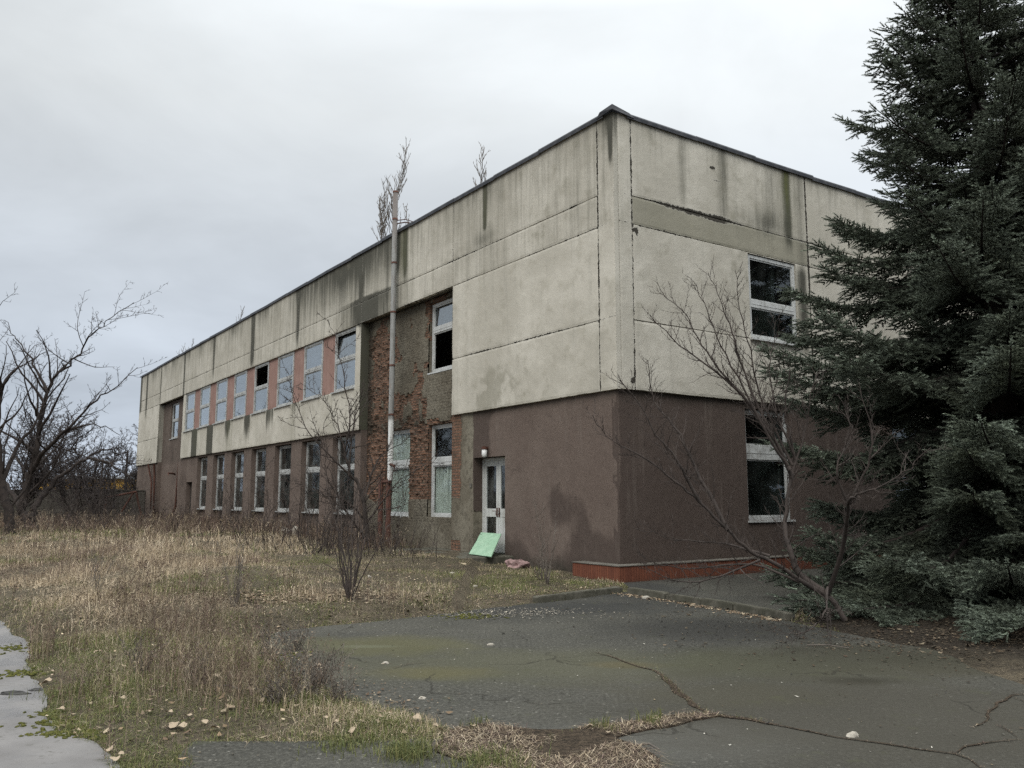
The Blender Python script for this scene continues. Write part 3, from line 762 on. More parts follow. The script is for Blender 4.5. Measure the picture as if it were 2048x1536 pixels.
# window row: pilasters, lower windows slots
CEN = [13.65 + 2.907 * k_ for k_ in range(8)]
def brown_attr(s, z):
    return dict(damp_shade=.3 + .6 * sst(1.0, .3, z) + .5 * fbm(s * .6, z * .5, 85) * 1.0 - .2, plaster=.35 * sst(.9, .6, z) * (fbm(s * .5, s * 0, 86) > .5), brick=0 * s, edge_dark=sst(.7, .1, z) + .3 * sst(3.5, 3.8, z), dark_tone=0 * s)
lo_open = tuple((c - .92, c + .92, .2, 3.7, .24) for c in CEN[:7]) + ((32.9, 34.05, .2, 2.5, .25),)
part('ground_floor_wall', wall('L', 12.3, 35.36, .0, 3.81, .08, .24, lo_open, .11, brown_attr, .008, 330), WALL)
for c in CEN[:7]:
    mb = MB(); mb.box((.30, c - .915, .1), (.36, c + .915, 1.14)); part('spandrel_wall', mb.mesh('spandrel_wall'), WALL)
part('recessed_bay_wall', wall('L', 35.36, 41.1, .0, 7.23, .28, .2, ((37.4, 39.2, 5.06, 7.1, .15),), .1, brown_attr, .01, 340), WALL)
part('ground_floor_wall', wall('L', 41.1, 46.9, .0, 3.8, .08, .2, (), .12, brown_attr, .008, 341), WALL)
# pink infill panels between the upper windows
edges = [12.3] + sum([[c - .9, c + .9] for c in CEN], []) + [35.36]
for i in range(0, len(edges), 2):
    a, b = edges[i], edges[i+1]
    if b - a < .05: continue
    last = i in (0, len(edges) - 2)
    part('infill_panel', wall('L', a + .004, b - .004, 5.2, 7.235, .085 if not last else .02, .1, (), .12, left_attr if last else None, .004, 350 + i), CLAD if last else PINK, 'cream end panel' if last else None)

# door step
d1 = gp(838, 1114, .33); d2 = gp(1024, 1118, .33)
def tolocal(p): q_ = np.asarray(p[:2]) - C0; return np.array([q_ @ DR, q_ @ DL])
stp = MB(); stp.box((-1.35, 3.75, -.1), (.36, 8.0, .315), .03)
part('doorstep', stp.mesh('doorstep'), KERB)

# windows ------------------------------------------------------------------------------------------
def window_parts(w, h, zt, tb=.14, fw=.075, sill=.06, dep=.07):
    """Meshes in window space: x right, -y outwards, z up from the sill; centre at x=0."""
    f = MB(); x0, x1 = -w/2, w/2
    f.box((x0, 0, 0), (x0 + fw, dep, h)); f.box((x1 - fw, 0, 0), (x1, dep, h))
    f.box((x0 + fw, 0.001, 0), (x1 - fw, dep, fw)); f.box((x0 + fw, .001, h - fw), (x1 - fw, dep, h)); f.box((x0 + fw, -.006, zt), (x1 - fw, dep, zt + tb))
    s = .035
    for (a, b) in ((fw, zt), (zt + tb, h - fw)):      # sash frames set back
        q0, q1 = x0 + fw, x1 - fw
        f.box((q0, .018, a), (q0 + s, .055, b)); f.box((q1 - s, .018, a), (q1, .055, b)); f.box((q0 + s, .019, a), (q1 - s, .054, a + s)); f.box((q0 + s, .019, b - s), (q1 - s, .054, b))
    f.box((x0 + fw, -.012, zt + tb * .42), (x1 - fw, -.007, zt + tb * .5))
    lo = MB(); lo.box((x0 + fw + s*.8, .034, fw + s*.8), (x1 - fw - s*.8, .040, zt - s*.8))
    up = MB(); up.box((x0 + fw + s*.8, .034, zt + tb + s*.8), (x1 - fw - s*.8, .040, h - fw - s*.8))
    sl = MB(); sl.box((x0 - .04, -sill - .06, -.045), (x1 + .04, .03, -.003))
    return f.mesh('window'), lo.mesh('pane'), up.mesh('pane'), sl.mesh('sill')
SETS = {}
def window(kind, face, a, z0, off, dims, fmat, gmat, lower=True, upper=True, tilt=0.0, label=None, glab=None):
    if kind not in SETS:
        fm, lo, up, sl = window_parts(*dims)
        fm.materials.append(fmat); sl.materials.append(fmat); lo.materials.append(gmat); up.materials.append(gmat)
        SETS[kind] = (fm, lo, up, sl)
    fm, lo, up, sl = SETS[kind]
    o = bpy.data.objects.new('window', fm); COL.objects.link(o); o.parent = BW
    o.location = (off, a, z0) if face == 'L' else (a, off, z0)
    o.rotation_euler = (0, 0, R(-90) if face == 'L' else 0)
    if label: o['label'] = label
    for nm, me, on in (('pane', lo, lower), ('pane', up, upper), ('sill', sl, True)):
        if not on: continue
        c = bpy.data.objects.new(nm, me); COL.objects.link(c); c.parent = o
        if me is up and tilt:                       # hopper sash dropped inwards
            h0 = dims[2] + dims[3] if len(dims) > 3 else dims[2] + .14
            c.rotation_euler = (R(tilt), 0, 0)
            c.location = (0, .037 - .037 * math.cos(R(tilt)) + h0 * math.sin(R(tilt)), h0 - h0 * math.cos(R(tilt)) )
    return o
UD = (1.78, 2.03, .98, .13)
for k_, c in enumerate(CEN):
    kw = {}
    if k_ == 0: kw = dict(tilt=-7, label='upper window with its top sash hanging open')
    if k_ == 3: kw = dict(upper=False, label='upper window with its top pane missing')
    window('upper', 'L', c, 5.2, .06, UD, FRAMEN, GLASS, **kw)
LD = (1.82, 2.52, 1.42, .15)
for k_, c in enumerate(CEN[:7]): window('lower', 'L', c, 1.16, .27, LD, FRAMEN, GLASSD)
w9 = window('broken', 'L', (U9[0] + U9[1]) / 2, U9[2], .38, (1.6, 1.98, 1.13, .16), FRAME, GLASS, lower=False, tilt=-4, label='upper window with broken lower pane')
sh = MB(); sh.add([(.72, .034, .08), (.45, .034, .08), (.60, .034, .16), (.68, .034, .32), (.72, .034, .36), (.72, .04, .08), (.45, .04, .08), (.60, .04, .16), (.68, .04, .32), (.72, .04, .36)],
      [(0, 1, 2, 3), (5, 8, 7, 6), (0, 5, 6, 1), (1, 6, 7, 2), (2, 7, 8, 3), (3, 8, 9, 4)], [(0, 3, 4), (5, 9, 8)])
so = sh.build('glass_shard', LAMPW, w9)
for cc, lab in (((L9[0] + L9[1]) / 2, 'ground floor window with a pale green curtain'), ((L8[0] + L8[1]) / 2, 'ground floor window behind the flue pipe')):
    o = window('curtained', 'L', cc, 1.13, .40, (1.58, 2.52, 1.4, .2), FRAME, GLASSC, label=lab)
    n = 90; t = np.linspace(-.68, .68, n); yy = .10 + .03 * np.sin(t * 38) + .02 * np.sin(t * 61 + 1)
    top = 1.36 if cc < 9 else 2.4
    v = np.concatenate([np.stack([t, yy, 0 * t + .06], 1), np.stack([t * .98, yy * .9 + .01, 0 * t + top], 1)])
    f = [(i, i + 1, n + i + 1, n + i) for i in range(n - 1) if not (cc < 9 and .36 < t[i] < .44)]
    link('curtain', mesh_from('curtain', v, [f], smooth=True), CURT, o)
window('small', 'L', 38.3, 5.06, .36, (1.8, 2.03, .98, .13), FRAMEN, GLASS)
window('right_up', 'R', (UWR[0] + UWR[1]) / 2, UWR[2], .03, (1.70, 1.98, .74, .17), FRAME, GLASSR)
window('right_low', 'R', (LW[0] + LW[1]) / 2, LW[2], .16, (1.52, 2.48, 1.36, .32), FRAMEN, GLASSR)
window('right_low', 'R', 10.4, LW[2], .16, (1.52, 2.48, 1.36, .32), FRAMEN, GLASSR)

# double entrance door in its recess (window space)
dr_ = bpy.data.objects.new('door', None); COL.objects.link(dr_); dr_.parent = BW; dr_.location = (.34, 4.81, .32); dr_.rotation_euler = (0, 0, R(-90))
fr = MB(); W_, H_ = 1.40, 2.30
fr.box((-W_/2, 0, 0), (-W_/2 + .06, .09, H_)); fr.box((W_/2 - .06, 0, 0), (W_/2, .09, H_)); fr.box((-W_/2 + .06, .001, H_ - .07), (W_/2 - .06, .09, H_))
fr.build('door_frame', DOORW, dr_)
for s_ in (-1, 1):
    x0, x1 = (-.635, -.004) if s_ < 0 else (.004, .635)
    lf = MB(); st_ = .095
    lf.box((x0, .02, 0.01), (x0 + st_, .065, H_ - .075)); lf.box((x1 - st_, .02, .01), (x1, .065, H_ - .075))
    for (a, b) in ((.01, .24), (.86, 1.06), (H_ - .2, H_ - .075)): lf.box((x0 + st_, .021, a), (x1 - st_, .064, b))
    if s_ > 0: lf.box((x0 + st_, .03, .24), (x1 - st_, .05, .86))
    leaf = lf.build('door_leaf', DOORW, dr_)
    gl = MB(); gl.box((x0 + st_, .040, 1.06), (x1 - st_, .046, H_ - .2))
    if s_ < 0: gl.box((x0 + st_, .040, .24), (x1 - st_, .046, .86))
    gl.build('glass', GLASSD, leaf)
    hd = MB(); xh = -.05 if s_ < 0 else .05
    hd.box((xh - .022, .006, .86), (xh + .022, .02, 1.08)); hd.tube([(xh, .006, 1.0), (xh, -.04, 1.0), (xh + s_*.11, -.045, 1.0)], .009, 8)
    hd.build('handle', RUST, leaf)
ch = MB(); ch.tube([(-.09, .0, .97), (-.04, -.02, .9), (.03, -.02, .91), (.09, 0, .97)], .008, 6); ch.build('chain', RUST, dr_)
# far service door
fd = MB(); fd.box((.30, 32.92, .25), (.33, 34.03, 2.48)); fo = part('service_door', fd.mesh('service_door'), m_simple('old_dark_door', (.03, .026, .022), (.05, .04, .034), 4, .8))
fh = MB(); fh.tube([(.30, 33.05, 1.25), (.25, 33.05, 1.25), (.25, 33.18, 1.25)], .012, 6); fh.build('handle', RUST, fo)

# roof, flashing, plinth, inside
rf = MB(); rf.box((.27, .27, 9.25), (17.6, 46.6, 9.42)); roof = part('roof', rf.mesh('roof'), ROOF)
def flash(face, a0, a1, seed):
    r = np.random.default_rng(seed); mb = MB(); a = a0
    while a < a1 - .2:
        b = min(a + r.uniform(1.7, 2.4), a1); lift0, lift1 = r.uniform(0, .022), r.uniform(0, .03)
        P = (lambda d, s_, z: (d, s_, z)) if face == 'L' else (lambda d, s_, z: (s_, d, z))
        pr = [(-.05, -.075), (-.056, .0), (-.045, .03), (.12, .045), (.30, .04)]
        v = [P(d - lift0 * .2, a, ZT + z + lift0) for d, z in pr] + [P(d - lift1 * .3, b + .03, ZT + z + lift1 + .004) for d, z in pr]
        n = len(pr)
        mb.add(v, [(i, i+1, n+i+1, n+i) for i in range(n - 1)])
        a = b
    return mb
part('roof_flashing', flash('L', .25, 47.0, 5).mesh('roof_flashing'), FLASH)
part('roof_flashing', flash('R', .35, 18.0, 6).mesh('roof_flashing'), FLASH)
cf = MB(); cf.add([(-.09, -.09, 9.60), (-.07, .45, 9.57), (.55, -.07, 9.56), (.3, .3, 9.66), (-.08, -.08, 9.71), (-.10, .30, 9.665), (.42, -.06, 9.645), (.25, .3, 9.70)], [(0, 1, 5, 4), (0, 4, 6, 2), (4, 5, 7, 6), (0, 2, 3, 1)])
part('corner_flashing', cf.mesh('corner_flashing'), FLASH, 'bent corner piece of flashing sticking up')
pl = MB(); pl.box((-.22, -.22, -.08), (.075, 1.2, .33), .004); pl.box((.0751, -.22, -.08), (18, .075, .33), .004)
plo = part('brick_plinth', pl.mesh('brick_plinth'), PLINTH)
cpg = MB(); cpg.box((-.235, -.235, .332), (.078, 1.21, .352), .004); cpg.box((.0785, -.235, .332), (18, .078, .352), .004)
link('coping', cpg.mesh('coping'), CONC, plo)
inn = MB()
inn.box((.52, .4, 3.85), (17.5, 46.5, 4.05)); inn.box((.52, .4, .1), (17.5, 46.5, .3))
inn.box((5.2, .3, .3), (5.35, 46.5, 3.84)); inn.box((5.2, .3, 4.06), (5.35, 46.5, 9.2))
for y_ in (3.0, 6.45, 12.4, 20.9, 29.7, 35.4): inn.box((.5, y_ - .06, .3), (5.2, y_ + .06, 3.84)); inn.box((.5, y_ - .06, 4.06), (5.2, y_ + .06, 9.2))
inn.box((.45, 6.6, 7.3), (.5, 46, 9.2)); inn.box((8.2, .3, .3), (8.3, 5, 9.2))
part('inner_walls', inn.mesh('inner_walls'), INNER)

# ------------------------------------------------------------------ things on and beside the building
def bworld(x, y, z): return toworld(x, y, z)
# lamp over the door
lp = empty('wall_lamp', bworld(.08, 4.86, 2.68), math.atan2(DR[1], DR[0])); tag(lp, 'small white glass lamp mounted on the brown wall above the entrance door', 'lamp')
m1 = MB(); m1.tube([(0, 0, .17), (-.1, 0, .17)], .03, 8); m1.tube([(-.1, 0, .13), (-.1, 0, .2)], [.075, .07], 14); m1.build('lamp_base', RUST, lp)
m1 = MB(); m1.tube([(-.1, 0, -.06), (-.1, 0, -.05), (-.1, 0, .0), (-.1, 0, .13)], [.03, .055, .065, .065], 14); m1.build('lamp_shade', LAMPW, lp, True)
bl = MB(); bl.box((-.03, -.04, -.05), (0.0, .04, .05), .008); bo = bl.build('door_bell', CONC); bo.location = bworld(.075, 5.62, 1.95); bo.rotation_euler = (0, 0, math.atan2(DR[1], DR[0])); tag(bo, 'small pale bell box on the wall left of the entrance', 'door bell')
# flue
FS = onleft(785.5, 675, -.16)[0]
fl = empty('flue_pipe', bworld(-.16, FS, 0), math.atan2(DR[1], DR[0])); tag(fl, 'tall slim galvanised flue pipe rising up the bare brick bay past the roof', 'flue pipe')
t_ = MB(); t_.tube([(0, 0, 2.15), (0, 0, 10.82)], .078, 18); t_.build('pipe', FLUE, fl, True)
for z_ in (3.0, 4.05, 5.5, 7.1, 8.6, 9.95, 10.80):
    c_ = MB(); c_.tube([(0, 0, z_ - .025), (0, 0, z_ + .025)], .087, 18); c_.build('collar', FLUE if z_ < 4 else RUST, fl, True)
b_ = MB(); b_.tube([(0, 0, 9.8), (.2, -.25, 9.82), (.45, -.55, 9.74)], .018, 6); b_.tube([(.02, -.05, 9.9), (.2, -.3, 9.9), (.4, -.6, 9.75)], .014, 6); b_.build('bracket', RUST, fl)
for dx, dy in ((-.02, .03), (-.08, .42)):
    l_ = MB(); l_.tube([(dx, dy, .2), (dx, dy, 2.2)], .075, 12); l_.build('rusty_stand', RUST, fl, True)
cr_ = MB(); cr_.tube([(-.05, -.1, 2.1), (-.05, .55, 2.1)], .05, 8); cr_.tube([(-.05, -.1, 2.6), (-.05, -.35, 2.55), (-.05, -.35, 2.4)], .04, 8); cr_.build('crossbar', RUST, fl)
# far rusty pipes
def pipe(name, pts, r, lab, cat, mat=RUST):
    b0 = bworld(*pts[0]); mb = MB()
    w = np.array([bworld(*p) for p in pts]) - b0
    mb.tube(w, r, 8); o = mb.build(name, mat, None, True); o.location = b0; tag(o, lab, cat); return o
pipe('drain_pipe', [(-.02, 35.7, 3.8), (-.02, 35.7, 1.2), (-.1, 36.2, .7), (-.1, 37.0, .6)], .06, 'rusty brown drain pipe bending at the foot of the recessed bay', 'pipe')
pipe('drain_pipe', [(-.03, 41.5, 3.7), (-.03, 41.2, 2.9), (-.03, 40.9, .3)], .06, 'rusty pipe slanting down from under the far end cladding', 'pipe')
pipe('drain_pipe', [(-.1, 42.8, 3.72), (-.1, 41.6, 2.6), (-.1, 41.4, 1.0)], .05, 'thin rusty pipe crossing beside the slanting pipe at the far end', 'pipe')
pipe('lamp_bracket', [(-.02, 36.2, 2.95), (-.5, 34.4, 2.95), (-.9, 33.8, 2.95), (-.9, 33.8, 2.8)], .045, 'rusty lamp arm sticking out beside the dark service door', 'lamp bracket')
ff = empty('pipe_frame', bworld(-2.6, 41.2, .3), math.atan2(DR[1], DR[0])); tag(ff, 'rusty pipe frame standing in weeds at the far building corner', 'frame')
for a, b in (((0, 0, 0), (0, 0, 1.4)), ((0, 0, 1.4), (1.6, 0, 1.75)), ((1.6, 0, 1.75), (2.0, 0, .2)), ((1.5, .2, 1.7), (.6, .2, 0))):
    m_ = MB(); m_.tube([a, b], .06, 8); m_.build('bar', RUST, ff)

# green board leaning in the doorway
za = .325
A1 = gp(938.5, 1109, za); A2 = gp(983, 1115, za)
def onpl(u, v, x): s_, z_ = onleft(u, v, x); return bworld(x, s_, z_)
B1 = onpl(963, 1066, .16); B2 = onpl(1003, 1069, .16)
o0 = (A1 + A2) / 2
nn = np.cross(A2 - A1, B1 - A1); nn /= np.linalg.norm(nn)
vv = np.array([A1, A2, B2, B1]) - o0; th = nn * .022
gb = MB(); gb.add(np.concatenate([vv, vv + th]), [(0, 1, 2, 3), (7, 6, 5, 4), (0, 4, 5, 1), (1, 5, 6, 2), (2, 6, 7, 3), (3, 7, 4, 0)])
o = gb.build('board', m_simple('scuffed_green_board', (.24, .38, .26), (.30, .44, .31), 5, .65, .3, streak=.35, dark=(.12, .16, .11))); o.location = o0; tag(o, 'pale green painted board leaning in the entrance doorway', 'board')

# crumpled rag
def blob(rad, sub, amp, seed, flat=1.0):
    import bmesh
    bm = bmesh.new(); bmesh.ops.create_icosphere(bm, subdivisions=sub, radius=1.0)
    r = np.random.default_rng(seed); o1, o2 = r.uniform(0, 50, 2)
    v = np.array([w.co[:] for w in bm.verts]); f = np.array([[w.index for w in fc.verts] for fc in bm.faces]); bm.free()
    d = 1 + amp * (fbm(v[:, 0] * 1.6 + o1, v[:, 1] * 1.6 + v[:, 2] * 1.3 + o2, seed, 3) - .5) * 2 + amp * .5 * (fbm(v[:, 2] * 4 + o2, v[:, 0] * 4 - v[:, 1] * 3 + o1, seed + 1, 2) - .5)
    v = v * d[:, None] * np.array(rad); v[:, 2] = np.maximum(v[:, 2], -.3 * rad[2]) * flat
    return v, f
def hz(p): return float(height(np.array([p[0]]), np.array([p[1]]))[0])
def thing_blob(name, u, v, rad, mat, lab, cat, seed, z=0.1, sub=3, amp=.45, rot=0):
    p = gp(u, v, z); z_ = max(hz(p), 0.0)
    vv_, ff_ = blob(rad, sub, amp, seed)
    o = link(name, mesh_from(name, vv_, [ff_], smooth=False), mat); o.location = (p[0], p[1], z_); o.rotation_euler = (0, 0, rot); tag(o, lab, cat); return o
thing_blob('rag', 1036, 1136, (.27, .17, .17), CLOTH, 'crumpled faded pink rag on the ground beside the doorstep', 'rag', 4, .12, 4, .8)
thing_blob('stone', 572, 1080, (.26, .2, .24), STONE, 'pale broken stone in the weeds below the window row', 'stone', 6, .3)
thing_blob('stone', 590, 1082, (.14, .16, .22), STONE, 'narrow upright rubble chunk beside the pale broken stone', 'stone', 8, .3)
thing_blob('stone', 1291, 1197, (.07, .05, .045), STONE, 'white pebble lying at the foot of the right kerb', 'stone', 9, 0, 2)
thing_blob('stone', 1705, 1472, (.05, .04, .03), STONE, 'single pale stone beside the long crack in the asphalt', 'stone', 10, 0, 2)
thing_blob('clod', 28, 1388, (.13, .06, .03), DARKST, 'flat black clod lying on the wet concrete path', 'clod', 11, 0, 3)
thing_blob('clod', 73, 1381, (.06, .04, .02), DARKST, 'tiny black clod near the path edge', 'clod', 12, 0, 2)
thing_blob('stone', 770, 1327, (.035, .03, .02), STONE, 'tiny pale stone on the mossy asphalt near the twiggy weeds', 'stone', 13, 0, 2)
thing_blob('stone', 980, 1290, (.045, .03, .02), STONE, 'small flat pale stone in the middle of the asphalt yard', 'stone', 14, 0, 2)
thing_blob('stone', 845, 1397, (.035, .025, .015), STONE, 'small white chip on the asphalt above the leafy verge', 'stone', 15, 0, 2)

thing_blob('stone', 905, 1160, (.06, .045, .03), STONE, 'pale broken chunk in the grass below the left end of the doorstep', 'stone', 16, .12, 2)
thing_blob('stone', 950, 1168, (.04, .045, .03), STONE, 'pale lump in the grass right below the green board', 'stone', 17, .12, 2)
thing_blob('stone', 1140, 1184, (.06, .05, .03), STONE, 'small pale stone in the grass just behind the mossy left kerb', 'stone', 18, .08, 2)
thing_blob('stone', 738, 1162, (.045, .04, .03), STONE, 'white scrap of rubble in the straw beside the tall fan of stems', 'stone', 19, .2, 2)
# block wall, far buildings, posts on the left
wa = bworld(.05, 44.0, 0); wdir = -DR * .93 + np.array([-.2, 0]); wdir /= np.linalg.norm(wdir)
wl = empty('block_wall', (wa[0], wa[1], 0), math.atan2(wdir[1], wdir[0])); tag(wl, 'low grey concrete block wall running left from the far building end', 'wall')
bw = MB(); x_ = 0; r_ = np.random.default_rng(3)
bw.box((.0, -.1, 0), (42, .1, 2.12)); bw.build('wall_face', BLOCK, wl)
cw = MB()
while x_ < 42:
    L_ = r_.uniform(1.0, 2.5); cw.box((x_ + .01, -.13, 2.122), (x_ + L_ - .01, .13, 2.16 + r_.uniform(0, .08)), .01); x_ += L_
cw.build('coping', BLOCK, wl)
def shed(u0, u1, Y, h, mat, lab, roofm):
    a, b = pt(u0, 990, Y), pt(u1, 990, Y); o = empty('shed', (a[0], Y, 0)); tag(o, lab, 'shed')
    w = b[0] - a[0]; m_ = MB(); m_.box((0, 0, 0), (w, 12, h)); 
    for i in range(int(w / .6)): m_.box((i * .6, -.03, .1), (i * .6 + .08, -.001, h - .02))
    m_.build('wall', mat, o)
    m_ = MB(); m_.box((-.3, -.4, h + .01), (w + .3, 12.4, h + .25)); m_.build('roof', roofm, o)
shed(60, 250, 88, 3.7, YELLOW, 'long low yellow shed seen over the block wall', PALEB)
shed(252, 420, 104, 4.6, PALEB, 'pale grey shed behind the far building end', PALEB)
ps = MB(); ps.tube([(0, 0, 0), (0, 0, 3.1)], .04, 8); o = ps.build('post', BARKD); p = pt(201, 990, 40); o.location = (p[0], 40, .2); tag(o, 'thin dark upright post in front of the block wall', 'post')
ps = MB(); ps.tube([(0, 0, 0), (0, 0, 6.4)], [.14, .11], 8); o = ps.build('utility_pole', BARKD); p = pt(250, 990, 85); o.location = (p[0], 85, 0); tag(o, 'thick dark utility pole behind the block wall', 'pole')

# ------------------------------------------------------------------ bare woody plants
def branch(start, d, length, rad, n, r, wander=.18, up=.05, tip=.25):
    pts = [np.array(start, float)]; d = np.array(d, float); d /= np.linalg.norm(d)
    for i in range(n):
        d = d + r.normal(0, wander, 3) + np.array([0, 0, up]); d /= np.linalg.norm(d)
        pts.append(pts[-1] + d * length / n)
    return np.array(pts), np.linspace(rad, rad * tip, n + 1)
def smooth_line(pts, per=4):
    pts = np.asarray(pts, float); n = len(pts); out = []
    P = np.concatenate([[2 * pts[0] - pts[1]], pts, [2 * pts[-1] - pts[-2]]])
    for i in range(1, n):
        p0, p1, p2, p3 = P[i-1], P[i], P[i+1], P[i+2]
        for j in range(per):
            t = j / per
            out.append(.5 * ((2*p1) + (p2-p0)*t + (2*p0-5*p1+4*p2-p3)*t*t + (3*p1-p0-3*p2+p3)*t**3))
    out.append(pts[-1]); return np.array(out)
def spawn(polys, limb, r, levels, dens, ratio=.45, ang=(35, 65), up=.06, wander=.16, lmin=.08, f0=.15, minrad=.0022, lscale=None, flat=None):
    """Children along a limb; levels: remaining depth."""
    if levels <= 0: return
    P, Rd = limb; seg = np.linalg.norm(np.diff(P, axis=0), axis=1); L = seg.sum()
    cum = np.concatenate([[0], np.cumsum(seg)])
    m = int(dens * L * (1 - f0) + r.random())
    if len(polys) > 16000: return
    for q_ in range(m):
        f = f0 + (1 - f0) * (q_ + r.random()) / m
        s_ = f * L; i = min(np.searchsorted(cum, s_) - 1, len(seg) - 1); i = max(i, 0)
        t = (s_ - cum[i]) / seg[i]; p = P[i] + (P[i+1] - P[i]) * t; rad = Rd[i] + (Rd[i+1] - Rd[i]) * t
        d = (P[i+1] - P[i]) / seg[i]
        rv = r.normal(0, 1, 3); rv -= d * (rv @ d); rv /= np.linalg.norm(rv) + 1e-9
        a = R(r.uniform(*ang)); nd = d * math.cos(a) + rv * math.sin(a) + np.array([0, 0, up * 2])
        base = lscale if lscale else L
        ln = max(lmin, base * ratio * r.uniform(.45, 1.1) * (1.05 - .55 * f))
        nr = max(minrad, min(rad * .75, .018 * ln))
        ns = 3 if ln < .35 else (4 if ln < .9 else 6)
        c = branch(p, nd, ln, nr, ns, r, wander, up)
        polys.append(c)
        spawn(polys, c, r, levels - 1, dens * 1.35, ratio, ang, up, wander, lmin, .15, minrad)
def woody(name, base, limbs, lab, cat, seed, bark, twig, levels=3, dens=2.2, ratio=.4, up=.06, group=None, thick=.012, minrad=.0025, jitter=.04, lscale=None, ang=(35, 65)):
    r = np.random.default_rng(seed); base = np.asarray(base, float)
    main, tw = [], []
    for (pts, r0, r1) in limbs:
        sl_ = smooth_line(np.asarray(pts, float) - base, 4)
        sl_[1:-1] += r.normal(0, jitter, (len(sl_) - 2, 3)) * np.linspace(.4, 1, len(sl_) - 2)[:, None]
        lb = (sl_, r1 + (r0 - r1) * (1 - np.linspace(0, 1, len(sl_))) ** 1.5)
        main.append(lb); spawn(tw, lb, r, levels, dens, ratio, up=up, minrad=minrad, lscale=lscale, ang=ang)
    th = [p for p in tw if p[1][0] >= thick]; tn = [p for p in tw if p[1][0] < thick]
    root = empty(name, base); tag(root, lab, cat, group)
    v, f, _ = tubes(main + th, lambda x: 10 if x > .04 else 6)
    link('trunk', mesh_from('trunk', v, [f], smooth=True), bark, root)
    if tn:
        v, f, _ = tubes(tn, lambda x: 3)
        link('crown', mesh_from('crown', v, [f]), twig, root)
    return root
def L(*p, Y): return [pt(u, v, Y + (0 if len(q_) == 0 else q_[0])) for (u, v, *q_) in p]

# right: low leaning bare tree in front of the spruce
YB = 10.9
base = gp(1655, 1188, .05)
limbs = [
 (L((1690,1240),(1660,1196),(1600,1160,-.1),(1560,1132,-.2),(1500,1100,-.3),(1455,1060,-.4),(1400,1005,-.5),(1350,960,-.6),(1290,915,-.7),(1240,890,-.8),(1205,865,-.8),(1185,830,-.9), Y=YB), .038, .004),
 (L((1455,1060,-.4),(1420,990,-.3),(1385,925,-.2),(1360,870,-.2),(1330,830,-.1),(1305,790),(1295,720), Y=YB), .028, .005),
 (L((1400,1005,-.5),(1370,950,-.6),(1345,905,-.7),(1310,870,-.7),(1275,800,-.8),(1240,760,-.9), Y=YB), .022, .005),
 (L((1600,1165),(1500,1128,.2),(1400,1138,.3),(1320,1130,.3),(1275,1108,.3), Y=YB), .02, .004),
 (L((1540,1112),(1450,1088,.3),(1350,1078,.4),(1265,1055,.5), Y=YB), .02, .004),
 (L((1520,1120),(1420,1158,-.2),(1340,1160,-.3),(1285,1125,-.3), Y=YB), .016, .004),
 (L((1655,1190),(1600,1150,.1),(1583,1110,.1),(1570,1060,.2),(1578,980,.3),(1590,920,.3),(1580,870,.3),(1570,820,.3),(1580,740,.2), Y=YB), .05, .008),
 (L((1585,960,.3),(1560,900,.2),(1500,810,.1),(1430,740),(1360,690,-.1),(1300,630,-.2), Y=YB), .03, .005),
 (L((1500,810,.1),(1440,740),(1405,690),(1370,630),(1320,578), Y=YB), .018, .004),
 (L((1575,930,.2),(1540,880,.1),(1490,780),(1440,690),(1415,620),(1385,560), Y=YB), .024, .004),
 (L((1580,940,.2),(1550,880,.3),(1510,800,.4),(1480,720,.4),(1460,650,.4),(1440,600,.4),(1416,545,.4), Y=YB), .026, .004),
 (L((1585,930,.3),(1560,880,.4),(1520,790,.5),(1500,700,.5),(1480,620,.5),(1470,540,.5), Y=YB), .022, .004),
 (L((1590,920,.3),(1575,880,.2),(1545,800,.2),(1540,720,.2),(1552,640,.2), Y=YB), .02, .004),
 (L((1590,930,.3),(1610,860,.3),(1622,790,.2),(1640,740,.2), Y=YB), .016, .004),
 (L((1655,1190),(1690,1080,-.6),(1697,1010,-1.1),(1715,990,-1.3),(1765,970,-1.5),(1820,935,-1.6),(1862,895,-1.7), Y=YB), .034, .004),
 (L((1697,1010,-1.1),(1735,930,-1.3),(1742,860,-1.4),(1722,790,-1.4), Y=YB), .018, .004),
 (L((1697,1010,-1.1),(1672,940,-1.2),(1700,870,-1.2),(1690,800,-1.2), Y=YB), .016, .004),
 (L((1655,1175,-.2),(1648,1230,-1.1),(1615,1258,-1.5),(1560,1268,-1.8), Y=YB), .016, .003)]
woody('bare_tree', base, limbs, 'low leaning bare tree sweeping its thin branches left in front of the spruce', 'tree', 5, TWIG, TWIG, levels=2, dens=16, ratio=.26, minrad=.0034, jitter=.012, lscale=2.1, up=.1)

# left trees
YA = 33.0
base = pt(72, 1072, YA); 
limbs = [(L((75,1075),(55,1040),(42,1020),(50,985),(60,950),(75,890),(82,840),(95,785),(112,752),(150,720),(180,675),(215,640),(268,605), Y=YA), .20, .012),
 (L((60,1045),(66,1026),(79,1001,.3),(98,978,.6),(116,955,.8),(149,931,1.2),(176,915,1.5),(211,899,1.8),(232,905,2),(264,930,2.2), Y=YA), .15, .02),
 (L((60,950),(90,900,-.5),(130,865,-1),(180,810,-1.2),(225,778,-1.5),(275,735,-1.5), Y=YA), .10, .012),
 (L((95,785),(78,748,.4),(55,710,.8),(28,672,1.0),(8,640,1), Y=YA), .07, .01),
 (L((130,865,-1),(160,852,-1),(200,850,-.8),(240,870,-.6), Y=YA), .05, .01),
 (L((176,915,1.5),(215,925,1.2),(240,940,1.),(275,978,1), Y=YA), .06, .015),
 (L((42,1020),(20,980,.6),(-10,930,1.2),(-40,860,1.4),(-60,780,1.5), Y=YA), .12, .012),
 (L((82,840),(60,800,-.8),(50,750,-1.2),(60,690,-1.4), Y=YA), .06, .01)]
